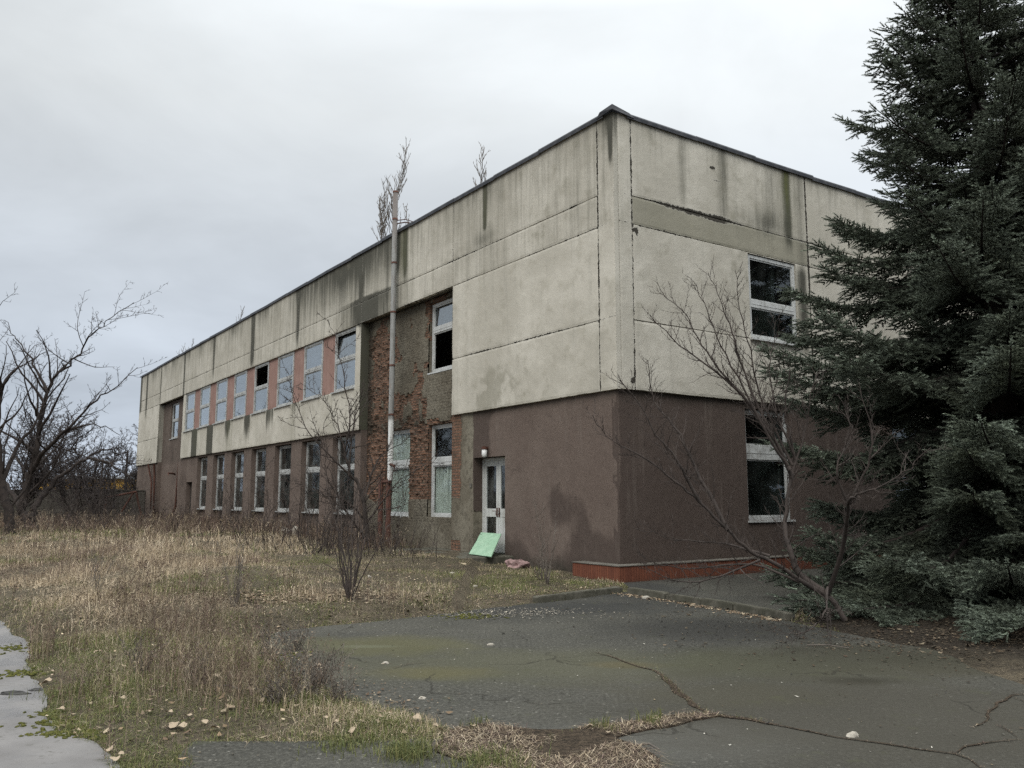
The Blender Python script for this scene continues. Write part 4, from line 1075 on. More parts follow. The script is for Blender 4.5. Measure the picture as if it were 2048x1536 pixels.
woody('bare_tree', base, limbs, 'crooked dark bare tree with a long bough rising over the block wall', 'tree', 21, BARKD, TWIGD, levels=4, dens=3.6, ratio=.32, minrad=.009, jitter=.05, thick=.03)
YC = 28.0
base = pt(20, 1092, YC)
limbs = [(L((22,1095),(18,1040),(5,960),(-5,880),(-2,790),(-8,720),(-20,620), Y=YC), .2, .02),
 (L((5,960),(30,900,.5),(70,850,.8),(95,800,1),(110,740,1), Y=YC), .09, .01),
 (L((-2,790),(20,750,-.5),(60,720,-.5),(100,700,-.6), Y=YC), .05, .008),
 (L((-5,880),(-60,820,.4),(-100,760,.4),(-130,680,.4), Y=YC), .09, .01)]
woody('bare_tree', base, limbs, 'dark bare tree at the edge of the meadow nearest the path', 'tree', 22, BARKD, TWIGD, levels=4, dens=3.6, ratio=.32, minrad=.008, jitter=.04, thick=.03)

# thicket behind: two kinds, copied
def upright_tree(seed, h, spread, n):
    r = np.random.default_rng(seed); limbs = []
    for i in range(n):
        a = r.uniform(0, 2 * math.pi); d = np.array([math.cos(a) * spread, math.sin(a) * spread, 1.0])
        p, rr = branch((0, 0, 0), d, h * r.uniform(.75, 1.05), .1, 6, r, .12, .08)
        limbs.append((p, .05, .012))
    return limbs
protos = []
for i, (sd_, h_, sp_) in enumerate(((61, 5.0, .35), (62, 6.5, .3), (63, 4.2, .55))):
    protos.append(woody('thicket_tree', (0, 0, 0), upright_tree(sd_, h_, sp_, 5), 'x', 'tree', sd_, BARKD, TWIGD, levels=3, dens=7.5, ratio=.32, minrad=.013, jitter=.05, thick=.03, group='bare thicket trees by the block wall'))
spots = [(-22.5, 44, 0, 1.1), (-27, 47, 1, 1.15), (-31, 46, 0, 1.3), (-24, 50, 2, 1.2), (-34, 52, 1, 1.4), (-29, 55, 2, 1.5), (-26, 60, 1, 1.1), (-22.5, 56, 2, 1.0), (-38, 48, 0, 1.4), (-19.6, 41, 2, .8), (-26, 41, 1, .9), (-33, 60, 0, 1.4), (-30.5, 41, 0, 1.2), (-42, 56, 1, 1.5), (-36, 42, 2, 1.5), (-44, 46, 1, 1.6), (-34.8, 68, 1, 1.1), (-29.6, 66, 0, 1.0), (-46, 36, 0, 1.5), (-40, 30, 1, 1.3), (-50, 28, 0, 1.4), (-44, 20, 1, 1.4)]
first = {}
for i, (x_, y_, k_, s_) in enumerate(spots):
    src = protos[k_]
    if k_ not in first: o = src; first[k_] = o
    else:
        o = src.copy(); COL.objects.link(o)
        for c in src.children:
            d = c.copy(); COL.objects.link(d); d.parent = o
    o.location = (x_, y_, .2); o.rotation_euler = (0, 0, i * 1.7); o.scale = (s_ * 1.15, s_ * 1.15, s_ * .95)
    o['label'] = ['many stemmed dark bare tree in the far left thicket', 'tall narrow bare tree in the far left thicket', 'low spreading bare tree in the far left thicket'][k_]

# tree in front of the facade
YF = 23.4
base = pt(737, 1096, YF)
limbs = [(L((737,1100),(733,1050),(728,1005),(715,965),(699,946),(690,900),(672,850),(648,800),(600,765), Y=YF), .075, .006),
 (L((728,1005),(745,940,.3),(770,905,.4),(815,880,.5),(850,855,.6), Y=YF), .035, .005),
 (L((699,946),(703,870,.2),(716,820,.3),(730,790,.3),(744,745,.3), Y=YF), .03, .005),
 (L((715,965),(660,910,-.4),(620,870,-.6),(588,800,-.8),(575,740,-.8), Y=YF), .03, .005),
 (L((690,900),(700,830,-.3),(688,760,-.4),(678,700,-.4),(655,640,-.4), Y=YF), .026, .005),
 (L((730,1040),(690,1000,-.5),(640,990,-.8),(600,960,-.9), Y=YF), .03, .005),
 (L((733,1050),(765,1000,-.3),(800,960,-.3),(850,930,-.3),(890,925,-.2), Y=YF), .026, .005),
 (L((737,1090),(705,1040,-.6),(655,960,-1),(640,900,-1),(655,830,-1), Y=YF), .028, .005)]
woody('bare_tree', base, limbs, 'bare multi stemmed tree growing before the brick bay and flue', 'tree', 31, TWIG, TWIG, levels=3, dens=6.0, ratio=.36, minrad=.008, jitter=.03, lscale=3.4)

# shrubs
def shrub(u, v, Z, Y, hgt, n, spread, lab, seed, twig=TWIG, lean=(0, 0), minrad=.002, dens=2.0, levels=2, group=None, foot=.06):
    r = np.random.default_rng(seed); b = pt(u, v, Y)
    if Y < 18:                              # stand on the uneven ground where the foot was measured
        Ys = np.linspace(5, 22, 700); pp_ = np.array([pt(u, v, y_) for y_ in Ys]); below = pp_[:, 2] <= np.maximum(height(pp_[:, 0], pp_[:, 1]), 0)
        b = pp_[int(np.argmax(below))] if below.any() else b
    b[2] = max(0, hz(b)) - .02; limbs = []
    for i in range(n):
        a = r.uniform(0, 2 * math.pi); s_ = spread * r.uniform(.2, 1)
        d = np.array([math.cos(a) * s_ + lean[0], math.sin(a) * s_ * .7 + lean[1], 1.0])
        p, rr = branch(b + np.array([math.cos(a), math.sin(a), 0]) * foot * r.random(), d, hgt * r.uniform(.55, 1.05), .01, 5, r, .10, .02)
        limbs.append((p, .0095 * (hgt / 1.2) ** .5, .0025))
    return woody('bare_shrub', b, limbs, lab, 'shrub', seed, twig, twig, levels, dens, .33, .06, group, .02, minrad, .012)
shrub(700, 1200, 0, 14.4, 2.2, 14, .62, 'tall fan of bare stems at the far edge of the asphalt', 41, TWIG, (-.1, 0), .0042, 1.6)
shrub(1095, 1168, 0, 17.0, 1.6, 9, .35, 'thin bare shrub growing in front of the brown wall by the plinth', 42, TWIGP, minrad=.0036)
shrub(1085, 1160, 0, 17.3, .55, 22, .7, 'low twiggy clump beside the thin shrub by the plinth', 43, TWIGP, minrad=.003)
shrub(1290, 1160, 0, 15.6, 2.4, 1, .05, 'x', 44, TWIG) if False else None
for i, (u, v, Y_, h_, n_, s_, lab) in enumerate(((470, 1215, 13.0, .95, 9, .3, 'bare upright stems standing in the straw left of the tall fan'), (190, 1195, 14.8, .8, 7, .5, 'pale branching dead stalk in the meadow behind the path'), (620, 1090, 21.0, 1.5, 18, .8, 'reddish scrub against the lower windows left of the tree'),
      (690, 1100, 20.5, 1.3, 20, .9, 'dense reddish scrub at the foot of the tree by the flue'), (790, 1105, 20.0, 1.1, 18, .9, 'dark scrub left of the doorstep below the curtained window'), (540, 1085, 23.0, 1.3, 16, .9, 'scrub under the middle lower windows'), (440, 1080, 26.0, 1.4, 16, .9, 'scrub under the far lower windows'), (850, 1118, 18.6, .7, 14, .8, 'small scrub clump beside the left end of the doorstep'),
      (100, 1080, 29.0, 1.8, 22, .9, 'dark red bramble clump below the crooked tree'), (180, 1075, 30.0, 1.9, 22, .9, 'dark red bramble clump in front of the block wall middle'), (270, 1070, 32.0, 1.8, 22, .9, 'dark bramble clump near the rusty pipe frame'), (340, 1072, 30.0, 1.2, 18, .9, 'low bramble clump before the recessed bay'), (-10, 1090, 27.0, 1.6, 20, .9, 'bramble clump at the foot of the nearest dark tree'),
      (140, 1066, 35.0, 2.0, 26, .9, 'tall bramble clump tight against the block wall'), (225, 1062, 37.0, 2.0, 26, .9, 'bramble clump beside the thin dark post'), (650, 1085, 23.6, 2.3, 16, .5, 'tall thin stemmed scrub in front of the last window before the brick bay'), (585, 1075, 25.0, 2.4, 14, .5, 'tall thin stemmed scrub in front of the second window from the brick bay'), (500, 1070, 28.0, 2.2, 14, .5, 'thin stemmed scrub under the upper window with the missing pane'), (770, 1090, 22.0, 1.9, 12, .5, 'thin stemmed scrub around the rusty flue stands'))):
    shrub(u, v, 0, Y_, h_, n_, s_, lab, 70 + i, TWIG if i > 1 else TWIGP, minrad=.0036 if Y_ < 16 else .0065, dens=4.0, foot=.06 if i < 2 else 1.1)
for i, (u, v, Y_, h_, n_, s_, lab) in enumerate(((610, 1395, 7.15, .48, 26, .8, 'pale twiggy dead weed spreading over the asphalt edge'), (680, 1410, 6.95, .34, 22, .9, 'low pale twiggy weed nearest the asphalt corner'), (535, 1330, 8.3, .42, 14, .35, 'thin upright dead weed at the bend of the verge'), (560, 1415, 6.8, .36, 22, .9, 'pale tangle of dead stems above the front leaves'), (640, 1370, 7.4, .40, 22, .8, 'grey dead weed behind the pale twiggy one'), (590, 1300, 9.3, .38, 20, .8, 'grey dead weed leaning over the far bend of the asphalt'), (400, 1370, 7.6, .42, 18, .6, 'brown dead weed clump in the middle of the front verge'), (280, 1345, 8.2, .46, 18, .5, 'tall brown dead weed clump near the path'))):
    shrub(u, v, 0, Y_, h_, n_, s_, lab, 90 + i, TWIGP, minrad=.0018, dens=7.0, levels=2)

# saplings growing on the roof
def sapling(u_, v_, x_, hgt, lab, seed, n=1):
    s_ = onleft(u_, v_, x_)[0]
    r = np.random.default_rng(seed); b = bworld(x_, s_, 9.42); limbs = []
    for i in range(n):
        p, rr = branch(b + np.array([r.uniform(-.5, .5), r.uniform(-.3, .3), 0]) * (i > 0), (r.normal(0, .10), r.normal(0, .1), 1), hgt * (1 if i == 0 else r.uniform(.35, .75)), .02, 7, r, .05, .05)
        limbs.append((p, .022 if i == 0 else .012, .004))
    woody('sapling', b, limbs, lab, 'sapling', seed, TWIGP, TWIGP, 2, 9, .40, .16, None, .02, .010, .015, None, (20, 42))
sapling(782, 480, .8, 3.75, 'tall leafless sapling growing on the roof behind the flue top', 51, 6)
sapling(815, 450, .8, 1.5, 'leafless roof sapling just right of the flue top', 52, 3)
sapling(958, 365, .9, 1.9, 'slim leafless sapling on the roof nearest the building corner', 53, 3)
sapling(474, 640, .6, 1.5, 'small leafless sapling midway along the roof edge', 54, 2)
sapling(385, 690, .6, 1.1, 'spreading leafless sapling far along the roof edge', 55, 4)
sapling(352, 705, .6, 1.0, 'thin leafless sapling nearest the far end of the roof', 56, 2)

# ------------------------------------------------------------------ spruce
def twig_template():
    r = np.random.default_rng(5); v, f = [], []
    for i in range(13):
        t = i / 12.0 * .92 + .02; a = i * 2.4; 
        o_ = np.array([math.cos(a), math.sin(a)])
        c = np.array([0, 0, t]); 
        ln = .26 * (1 - .35 * t); tipv = np.array([o_[0] * ln * .8, o_[1] * ln * .8, t + ln * .85])
        side = np.array([-o_[1], o_[0], 0]) * .062
        v += [c - side, c + side, tipv]; f.append((3*i, 3*i+1, 3*i+2))
    n = len(v)
    w_ = .085
    v += [(-w_, 0, 0), (w_, 0, 0), (0, 0, 1.08), (0, -w_, 0), (0, w_, 0), (0, 0, 1.08)]
    f += [(n, n+1, n+2), (n+3, n+4, n+5)]
    return np.array(v, float), np.array(f)
TV, TF = twig_template()
def make_spruce(seed, H, Rb, zmin):
    r = np.random.default_rng(seed)
    P, D, Ls, TI = [], [], [], []
    wood = []
    z = zmin
    wh = 0
    while z < H - .3:
        f = (z - zmin) / (H - zmin)
        prof = (Rb * (.90 + .1 * z / 3.8) if z < 3.8 else Rb * ((H - z) / (H - 3.8)) ** 1.09)
        n = int(r.integers(9, 12)) if z < 1.9 else (int(r.integers(6, 9)) if f < .8 else 5)
        a0 = r.uniform(0, 6.28)
        for i in range(n):
            a = a0 + i * 2 * math.pi / n + r.normal(0, .18)
            Lb = prof * (r.uniform(.55, .8) if r.random() < .25 else r.uniform(.84, 1.06))
            if z < 1.9: Lb *= 1 + .58 * max(0, math.cos(a + 1.72)) ** 1.1 * min(1, (1.9 - z) / .9)
            out = np.array([math.cos(a), math.sin(a), 0]); sidev = np.array([-math.sin(a), math.cos(a), 0])
            droop = (.34 * (1 - f) + .04) * r.uniform(.7, 1.25); rise0 = .05 + .55 * f
            m = 12; t = np.linspace(0, 1, m + 1)
            zz = rise0 * t - droop * np.sin(np.minimum(t * 1.25, 1) * math.pi / 2) * t ** .6 + .26 * np.maximum(t - .62, 0) ** 1.3 * 1.6
            bend = r.normal(0, .08)
            pts = np.array([0, 0, z + r.uniform(-.1, .1)]) + out * (t * Lb)[:, None] + sidev * (bend * Lb * t ** 2)[:, None]
            pts[:, 2] += zz * Lb
            if pts[:, 2].min() < .1: pts[:, 2] = np.maximum(pts[:, 2], .1 + .12 * r.random() + .1 * t)
            wood.append((pts, np.linspace(.012 + .014 * Lb, .006, m + 1)))
            shade = r.uniform(-.12, .12)
            # side branchlets
            nb = int(Lb * 12) + 3
            for s_ in (-1, 1):
                for q_ in range(nb):
                    tt = .16 + .82 * (q_ + r.random()) / nb
                    if r.random() < .12: continue
                    k_ = min(int(tt * m), m - 1); p = pts[k_] + (pts[k_+1] - pts[k_]) * (tt * m - k_); ax = pts[k_+1] - pts[k_]; ax /= np.linalg.norm(ax)
                    bl = Lb * (.30 * (1 - tt) + .085) * r.uniform(.7, 1.2) * (1.0 if Lb > 1 else 1.2)
                    bl = min(bl, .75)
                    dv = ax * .62 + s_ * sidev * .8 + np.array([0, 0, r.normal(-.12, .16)]); dv /= np.linalg.norm(dv)
                    nt = max(2, int(bl / .058)); 
                    for w_ in range(nt):
                        u_ = (w_ + .6) / nt; bp = p + dv * bl * u_ + np.array([0, 0, -.18 * bl * u_ * u_])
                        for s2 in (-1, 1):
                            if u_ < .9 and r.random() < .1: continue
                            lat = np.cross(dv, [0, 0, 1.0]); lat /= np.linalg.norm(lat) + 1e-6
                            td = dv * .75 + lat * s2 * .62 + np.array([0, 0, r.normal(-.02, .28)])
                            P.append(bp); D.append(td / np.linalg.norm(td)); Ls.append(r.uniform(.10, .17) * (1.15 if u_ > .8 else 1))
                            TI.append(tt * .55 + u_ * .35 + shade)
                    P.append(p + dv * bl); D.append(dv); Ls.append(.15); TI.append(tt * .55 + .5 + shade)
            for q_ in range(int(Lb * 9)):
                tt = .3 + .7 * (q_ + r.random()) / int(Lb * 9 + 1); k_ = min(int(tt * m), m - 1); p = pts[k_]
                td = np.array([r.normal(0, .3), r.normal(0, .3), .5]) + out * .8
                P.append(p); D.append(td / np.linalg.norm(td)); Ls.append(.13); TI.append(tt * .6 + .25 + shade)
            P.append(pts[-1]); D.append(out * .9 + np.array([0, 0, .35])); Ls.append(.2); TI.append(1.0 + shade)
        z += r.uniform(.34, .52) * (1.0 if f < .7 else .75); wh += 1
    P = np.array(P); D = np.array(D); Ls = np.array(Ls); TI = np.array(TI)
    D /= np.linalg.norm(D, axis=1, keepdims=True)
    ref = r.normal(0, 1, D.shape); U = np.cross(D, ref); U /= np.linalg.norm(U, axis=1, keepdims=True); W = np.cross(D, U)
    V = P[:, None, :] + Ls[:, None, None] * (TV[None, :, 0:1] * U[:, None] + TV[None, :, 1:2] * W[:, None] + TV[None, :, 2:3] * D[:, None])
    NF = (TF[None] + (np.arange(len(P)) * len(TV))[:, None, None]).reshape(-1, 3)
    ti = np.clip(TI, 0, 1.15)
    g_ = fbm(P[:, 0] * .8 + P[:, 2] * .5, P[:, 1] * .8 + P[:, 2] * .4, 7)
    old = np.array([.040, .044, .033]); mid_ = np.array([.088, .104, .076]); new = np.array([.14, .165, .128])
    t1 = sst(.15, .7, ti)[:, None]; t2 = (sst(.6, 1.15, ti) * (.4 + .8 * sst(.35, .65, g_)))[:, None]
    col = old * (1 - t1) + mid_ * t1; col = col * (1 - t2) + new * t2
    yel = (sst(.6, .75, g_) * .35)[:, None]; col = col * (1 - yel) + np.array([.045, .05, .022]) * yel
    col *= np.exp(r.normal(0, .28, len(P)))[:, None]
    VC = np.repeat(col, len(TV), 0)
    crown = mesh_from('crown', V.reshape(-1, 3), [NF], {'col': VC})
    trunk = [(np.array([[0, 0, -.2], [0, 0, 1], [.03, .02, H * .4], [.0, .05, H * .75], [0, 0, H]]), np.array([.26, .21, .15, .07, .015]))] + wood
    v, f, _ = tubes(trunk, lambda x: 12 if x > .1 else 5)
    return crown, mesh_from('trunk', v, [f], smooth=True), len(P)
cm, tm, nt_ = make_spruce(8, 14.3, 3.42, .22)
print('twigs', nt_)
sp_ = empty('spruce_tree', (7.75, 13.35, .0)); tag(sp_, 'tall dark blue spruce with drooping boughs covering the right end of the building', 'tree')
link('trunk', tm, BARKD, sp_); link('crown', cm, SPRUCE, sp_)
s2 = sp_.copy(); COL.objects.link(s2)
for c in sp_.children:
    d = c.copy(); COL.objects.link(d); d.parent = s2
s2.location = (12.3, 18.2, 0); s2.rotation_euler = (0, 0, 2.3); s2['label'] = 'second spruce half hidden behind the tall blue spruce at the far right'

# ------------------------------------------------------------------ grass, weeds, leaves, moss
def blades(pos, h, w, lean, col, r, bend=.5):
    """One curved blade per row: 5 vertices, 3 triangles."""
    n = len(pos); a = r.uniform(0, 2 * np.pi, n); la = r.uniform(0, 2 * np.pi, n)
    sx = np.stack([np.cos(a), np.sin(a), np.zeros(n)], 1) * (w / 2)[:, None]
    ld = np.stack([np.cos(la), np.sin(la), np.zeros(n)], 1)
    up = np.array([0, 0, 1.0])
    s_ = np.sin(lean)[:, None]; c_ = np.cos(lean)[:, None]
    mid = pos + (ld * s_ * .5 + up * c_) * (h * .55)[:, None]
    tip = pos + (ld * s_ * 1.25 + up * np.maximum(c_ - bend * s_, .03)) * h[:, None]
    V = np.stack([pos - sx, pos + sx, mid - sx * .75, mid + sx * .75, tip], 1).reshape(-1, 3)
    b = (np.arange(n) * 5)[:, None]
    Fc = np.concatenate([b + np.array([[0, 1, 3]]), b + np.array([[0, 3, 2]]), b + np.array([[2, 3, 4]])])
    Cc = np.repeat(col, 5, 0)
    return V, Fc, Cc
STRAW = np.array([[.36, .29, .20], [.31, .245, .165], [.43, .36, .265], [.25, .20, .138], [.16, .122, .088]])
GREEN = np.array([[.11, .12, .045], [.085, .10, .04], [.15, .145, .06]])
BROWN = np.array([[.13, .092, .068], [.085, .06, .046], [.19, .145, .11], [.11, .075, .066]])
def veg_ok(x, y, keep=.0):
    loc = np.stack([x, y], 1) - C0; lx = loc @ DR; ly = loc @ DL
    inb = (lx > -.03) & (ly > -.25) & (lx < 18.2) & (ly < 47.2)
    step_ = (lx > -1.4) & (lx < .1) & (ly > 3.7) & (ly < 8.05)
    iy, ip = inside(yard_poly, x, y), inside(path_poly, x, y)
    lim = .15 * np.maximum(fbm(x * 2.4, y * 2.4, 141) - .38, 0)
    fringe = (iy & (dist_poly(_yc, x, y) < lim) & (y < 12.5) & (x < .5)) | (ip & (dist_poly(_pc, x, y) < lim))
    return ~(((iy | ip) & ~fringe) | inside(walk_poly, x, y) | inb | step_)
def scatter(n, x0, x1, y0, y1, dens_fn, r):
    x = r.uniform(x0, x1, n); y = r.uniform(y0, y1, n)
    ok = (np.abs(x) < y * .66 + 1.2) & veg_ok(x, y)
    x, y = x[ok], y[ok]
    k_ = r.random(len(x)) < dens_fn(x, y)
    return x[k_], y[k_]
r = np.random.default_rng(77)
def dyard(x, y): return dist_poly(_yc, x, y)
Vs, Fs, Cs, off = [], [], [], 0
def push(V, Fc, Cc):
    global off
    Vs.append(V); Fs.append(Fc + off); Cs.append(Cc); off += len(V)
# near verge and meadow: layers by distance
for (n, y0, y1, x0, x1, hm, wd) in ((620000, 4.8, 10, -8, 3.5, .17, .0036), (460000, 10, 20, -15, 4, .17, .0065), (330000, 20, 46, -32, 2, .22, .014)):
    x, y = scatter(n, x0, x1, y0, y1, lambda a, b: np.clip(.18 + 1.5 * (fbm(a * .9, b * .9, 15) - .28), .06, 1), r)
    m = len(x); g1 = fbm(x * .45, y * .45, 16); g2 = fbm(x * 1.6, y * 1.6, 17)
    dy = dyard(x, y); dp_ = dist_poly(_pc, x, y)
    tall = sst(.0, 1.2, np.minimum(dy, dp_ + .2))
    ptall = sst(.40, .7, g2)
    lyy = (np.stack([x, y], 1) - C0) @ DL; lawn = sst(10, 7.5, lyy) * sst(12.5, 13.5, y) * (x > -5)
    h = hm * (.42 + .9 * tall * ptall + .1 * tall) * (1 - .62 * lawn) * np.exp(r.normal(0, .3, m))
    greenp = np.clip(.03 + 1.1 * sst(.5, .68, g1) + .55 * sst(1.0, .1, np.minimum(dy, dp_)) - .25 * (y > 20), 0, .85)
    # greener sward between the kerb and the doorstep
    greenp = np.clip(greenp + .65 * gauss(x, -.3, 1.6) * gauss(y, 16, 2.0), 0, .9)
    greenp = np.clip(greenp + .3 * lawn, 0, .9)
    isg = r.random(m) < greenp
    col = np.where(isg[:, None], GREEN[r.integers(0, 3, m)], STRAW[r.integers(0, 5, m)])
    dark = sst(.5, .66, fbm(x * .35 + 9, y * .35, 18)) * .6
    isb = r.random(m) < dark
    col = np.where((isb & ~isg)[:, None], BROWN[r.integers(0, 4, m)], col)
    h = np.where(isg, h * .55 + .03, h)
    col = col * (1.0 + .25 * sst(.45, .65, g2))[:, None]
    lean = np.abs(r.normal(.6, .5, m)); lean = np.where(r.random(m) < .38 + .45 * sst(.62, .4, g2), r.uniform(1.0, 1.5, m), lean)
    lean = np.clip(lean, .05, 1.5)
    z = np.maximum(height(x, y), 0.0)
    push(*blades(np.stack([x, y, z - .01], 1), h, wd * r.uniform(.6, 1.4, m), lean, col * np.exp(r.normal(0, .2, m))[:, None], r))
# far dark strip along building and wall
x, y = scatter(120000, -32, 2, 17, 47, lambda a, b: np.ones(len(a)), r)
lx = (np.stack([x, y], 1) - C0) @ DR
ly = (np.stack([x, y], 1) - C0) @ DL
k_ = ((lx > -2.2) & (ly > 7.5) & (r.random(len(x)) < .85)) | ((y > 30) & (r.random(len(x)) < .55))
x, y = x[k_], y[k_]; m = len(x)
push(*blades(np.stack([x, y, height(x, y)], 1), r.uniform(.15, .55, m), np.full(m, .014), np.abs(r.normal(.3, .3, m)), BROWN[r.integers(0, 4, m)] * np.exp(r.normal(-.1, .25, m))[:, None], r))
go = link('dry_grass', mesh_from('dry_grass', np.concatenate(Vs), [np.concatenate(Fs)], {'col': np.concatenate(Cs)}), GRASSM)
tag(go, 'straw coloured dead grass with green patches covering the meadow and verge', 'grass', kind='stuff')

# dead weeds: thin stems with side twigs
Vs, Fs, Cs, off = [], [], [], 0
def weeds(n, x0, x1, y0, y1, hm, wd, nt, dens_fn, seed):
    r = np.random.default_rng(seed)
    x, y = scatter(n, x0, x1, y0, y1, dens_fn, r); m = len(x)
    z = height(x, y); h = hm * r.uniform(.45, 1.15, m)
    col = np.where((r.random(m) < .5)[:, None], STRAW[r.integers(0, 5, m)] * .8, BROWN[r.integers(0, 4, m)] * 1.15) * np.exp(r.normal(.0, .25, m))[:, None]
    la = r.uniform(0, 6.28, m); ln = np.abs(r.normal(.12, .12, m))
    tip = np.stack([np.cos(la) * ln, np.sin(la) * ln, np.ones(m)], 1) * h[:, None]
    base = np.stack([x, y, z], 1)
    def sticks(a, b, w, c):
        k = len(a); an = r.uniform(0, 6.28, k); s_ = np.stack([np.cos(an), np.sin(an), 0 * an], 1) * w
        V = np.stack([a - s_, a + s_, b], 1).reshape(-1, 3); Fc = np.arange(k * 3).reshape(-1, 3); push(V, Fc, np.repeat(c, 3, 0))
    sticks(base, base + tip, wd, col); sticks(base, base + tip * .98, wd, col)
    for j in range(nt):
        f = .3 + .7 * r.random(m); p = base + tip * f[:, None]
        a = r.uniform(0, 6.28, m); d = np.stack([np.cos(a) * .55, np.sin(a) * .55, .75 + 0 * a], 1) * (h * r.uniform(.08, .3, m))[:, None]
        sticks(p, p + d, wd * .7, col * 1.05)
        # seed heads
        q_ = p + d; e = r.normal(0, 1, (m, 3)) * (wd * 2.2)
        V = np.stack([q_ - e, q_ + e, q_ + np.array([0, 0, wd * 5])], 1).reshape(-1, 3); push(V, np.arange(m * 3).reshape(-1, 3), np.repeat(col * .8, 3, 0))
pat = lambda a, b: np.clip(3.4 * (fbm(a * 1.0, b * 1.0, 27) - .46), 0, 1) * (1 - sst(9.5, 7.5, (a - C0[0]) * DL[0] + (b - C0[1]) * DL[1]) * (b > 13))
weeds(17000, -8, 0, 5.2, 10.5, .44, .0024, 9, lambda a, b: pat(a, b) * sst(.1, .8, dyard(a, b)), 1)
weeds(15000, -14, 2, 10, 20, .42, .0036, 8, pat, 2)
weeds(11000, -30, 0, 20, 44, .6, .006, 7, pat, 3)
wo = link('dead_weeds', mesh_from('dead_weeds', np.concatenate(Vs), [np.concatenate(Fs)], {'col': np.concatenate(Cs)}), WEEDM)
tag(wo, 'brown dead weed stalks standing all through the meadow', 'weeds', kind='stuff')

# cracks in the asphalt, with soil and litter along them
def strip(px, w, seed, z=.006):
    p = densify(line(px), .06, .10, seed); n = len(p); s_ = np.arange(n) * .06
    t = np.gradient(p, axis=0); t /= np.linalg.norm(t, axis=1, keepdims=True); nm = np.stack([-t[:, 1], t[:, 0]], 1)
    wl = w * (.25 + 1.3 * fbm(s_ * 5, s_ * 0, seed + 1)); wr = w * (.25 + 1.3 * fbm(s_ * 5, s_ * 0 + 5, seed + 2))
    taper = np.minimum(1, np.minimum(np.arange(n), n - 1 - np.arange(n)) / 6 + .15)
    a = p + nm * (wl * taper)[:, None]; b = p - nm * (wr * taper)[:, None]
    v = np.concatenate([np.column_stack([a, np.full(n, z)]), np.column_stack([p, np.full(n, z + w * .12)]), np.column_stack([b, np.full(n, z)])])
    f = [(i, i+1, n+i+1, n+i) for i in range(n - 1)] + [(n+i, n+i+1, 2*n+i+1, 2*n+i) for i in range(n - 1)]
    return v, f, p
CR = [([(1190,1305),(1215,1312),(1250,1325),(1310,1343),(1335,1362),(1362,1390),(1395,1412),(1420,1428)], .012), ([(1310,1343),(1335,1362),(1362,1390),(1395,1412),(1425,1430)], .032),
      ([(1080,1500),(1130,1470),(1200,1452),(1300,1440),(1420,1428),(1490,1437),(1560,1452)], .04), ([(1490,1437),(1540,1448),(1600,1460),(1680,1474),(1760,1485),(1850,1500),(1905,1508),(1935,1520),(1962,1540)], .011),
      ([(1905,1508),(1930,1495),(1990,1488),(2035,1482),(2070,1485)], .010), ([(2075,1388),(2025,1392),(1995,1408),(1985,1440),(1965,1450),(1945,1458)], .010), ([(1985,1448),(2010,1462),(2035,1480)], .007), ([(2025,1392),(2060,1410)], .006),
      ([(740,1345),(790,1338),(830,1328),(880,1322)], .004)]
mbk = MB(); cpts = []
for i, (px, w) in enumerate(CR):
    v, f, p = strip(px, w, 200 + i * 7, .005 + .0006 * i); mbk.add(v, f); cpts.append((p, w))
tag(mbk.build('asphalt_crack', SOIL), 'branching crack filled with dark soil across the asphalt', kind='structure')
# weedy soil patch at the lower middle
pp = line([(870,1470),(960,1452),(1080,1462),(1180,1456),(1300,1438),(1390,1428),(1450,1432),(1380,1448),(1290,1462),(1235,1478),(1260,1495),(1310,1520),(1300,1560),(960,1560),(940,1525),(880,1500)])
pp = densify(np.concatenate([pp, pp[:1]]), .07, .16, 33)[:-1]
sheet('soil_patch', pp, .012, SOIL, 'dark soil and straw patch breaking through the asphalt')
# second slab, gravel of old asphalt at the bottom
Vs, Fs, Cs, off = [], [], [], 0
r = np.random.default_rng(91)
def straw_on(x, y, z, n, hm, wd, cols, lean=(1.0, 1.5)):
    m = len(x)
    push(*blades(np.stack([x, y, np.full(m, z) if np.isscalar(z) else z], 1), hm * r.uniform(.4, 1.2, m), wd * r.uniform(.6, 1.3, m), r.uniform(*lean, m), cols[r.integers(0, len(cols), m)] * np.exp(r.normal(0, .25, m))[:, None], r, .6))
x = r.uniform(-1.2, 1.8, 26000); y = r.uniform(4.6, 7.0, 26000); k_ = inside(pp, x, y) & (fbm(x * 3, y * 3, 44) > .42); x, y = x[k_], y[k_]
straw_on(x, y, .014, 0, .12, .004, np.concatenate([STRAW, BROWN]))
k_ = (fbm(x * 2.2, y * 2.2, 45) > .60); straw_on(x[k_], y[k_], .014, 0, .11, .005, GREEN, (.1, .8))
for p, w in cpts:
    m = int(len(p) * w * 330)
    if m < 5: continue
    i = r.integers(0, len(p), m); q_ = p[i] + r.normal(0, w * .9, (m, 2)); straw_on(q_[:, 0], q_[:, 1], .008, 0, .045, .003, np.concatenate([STRAW * .6, BROWN, BROWN * .6]))
    if w > .025:
        i = r.integers(0, len(p), m // 4); q_ = p[i] + r.normal(0, w * .5, (m // 4, 2)); straw_on(q_[:, 0], q_[:, 1], .008, 0, .05, .003, GREEN, (.1, .7))
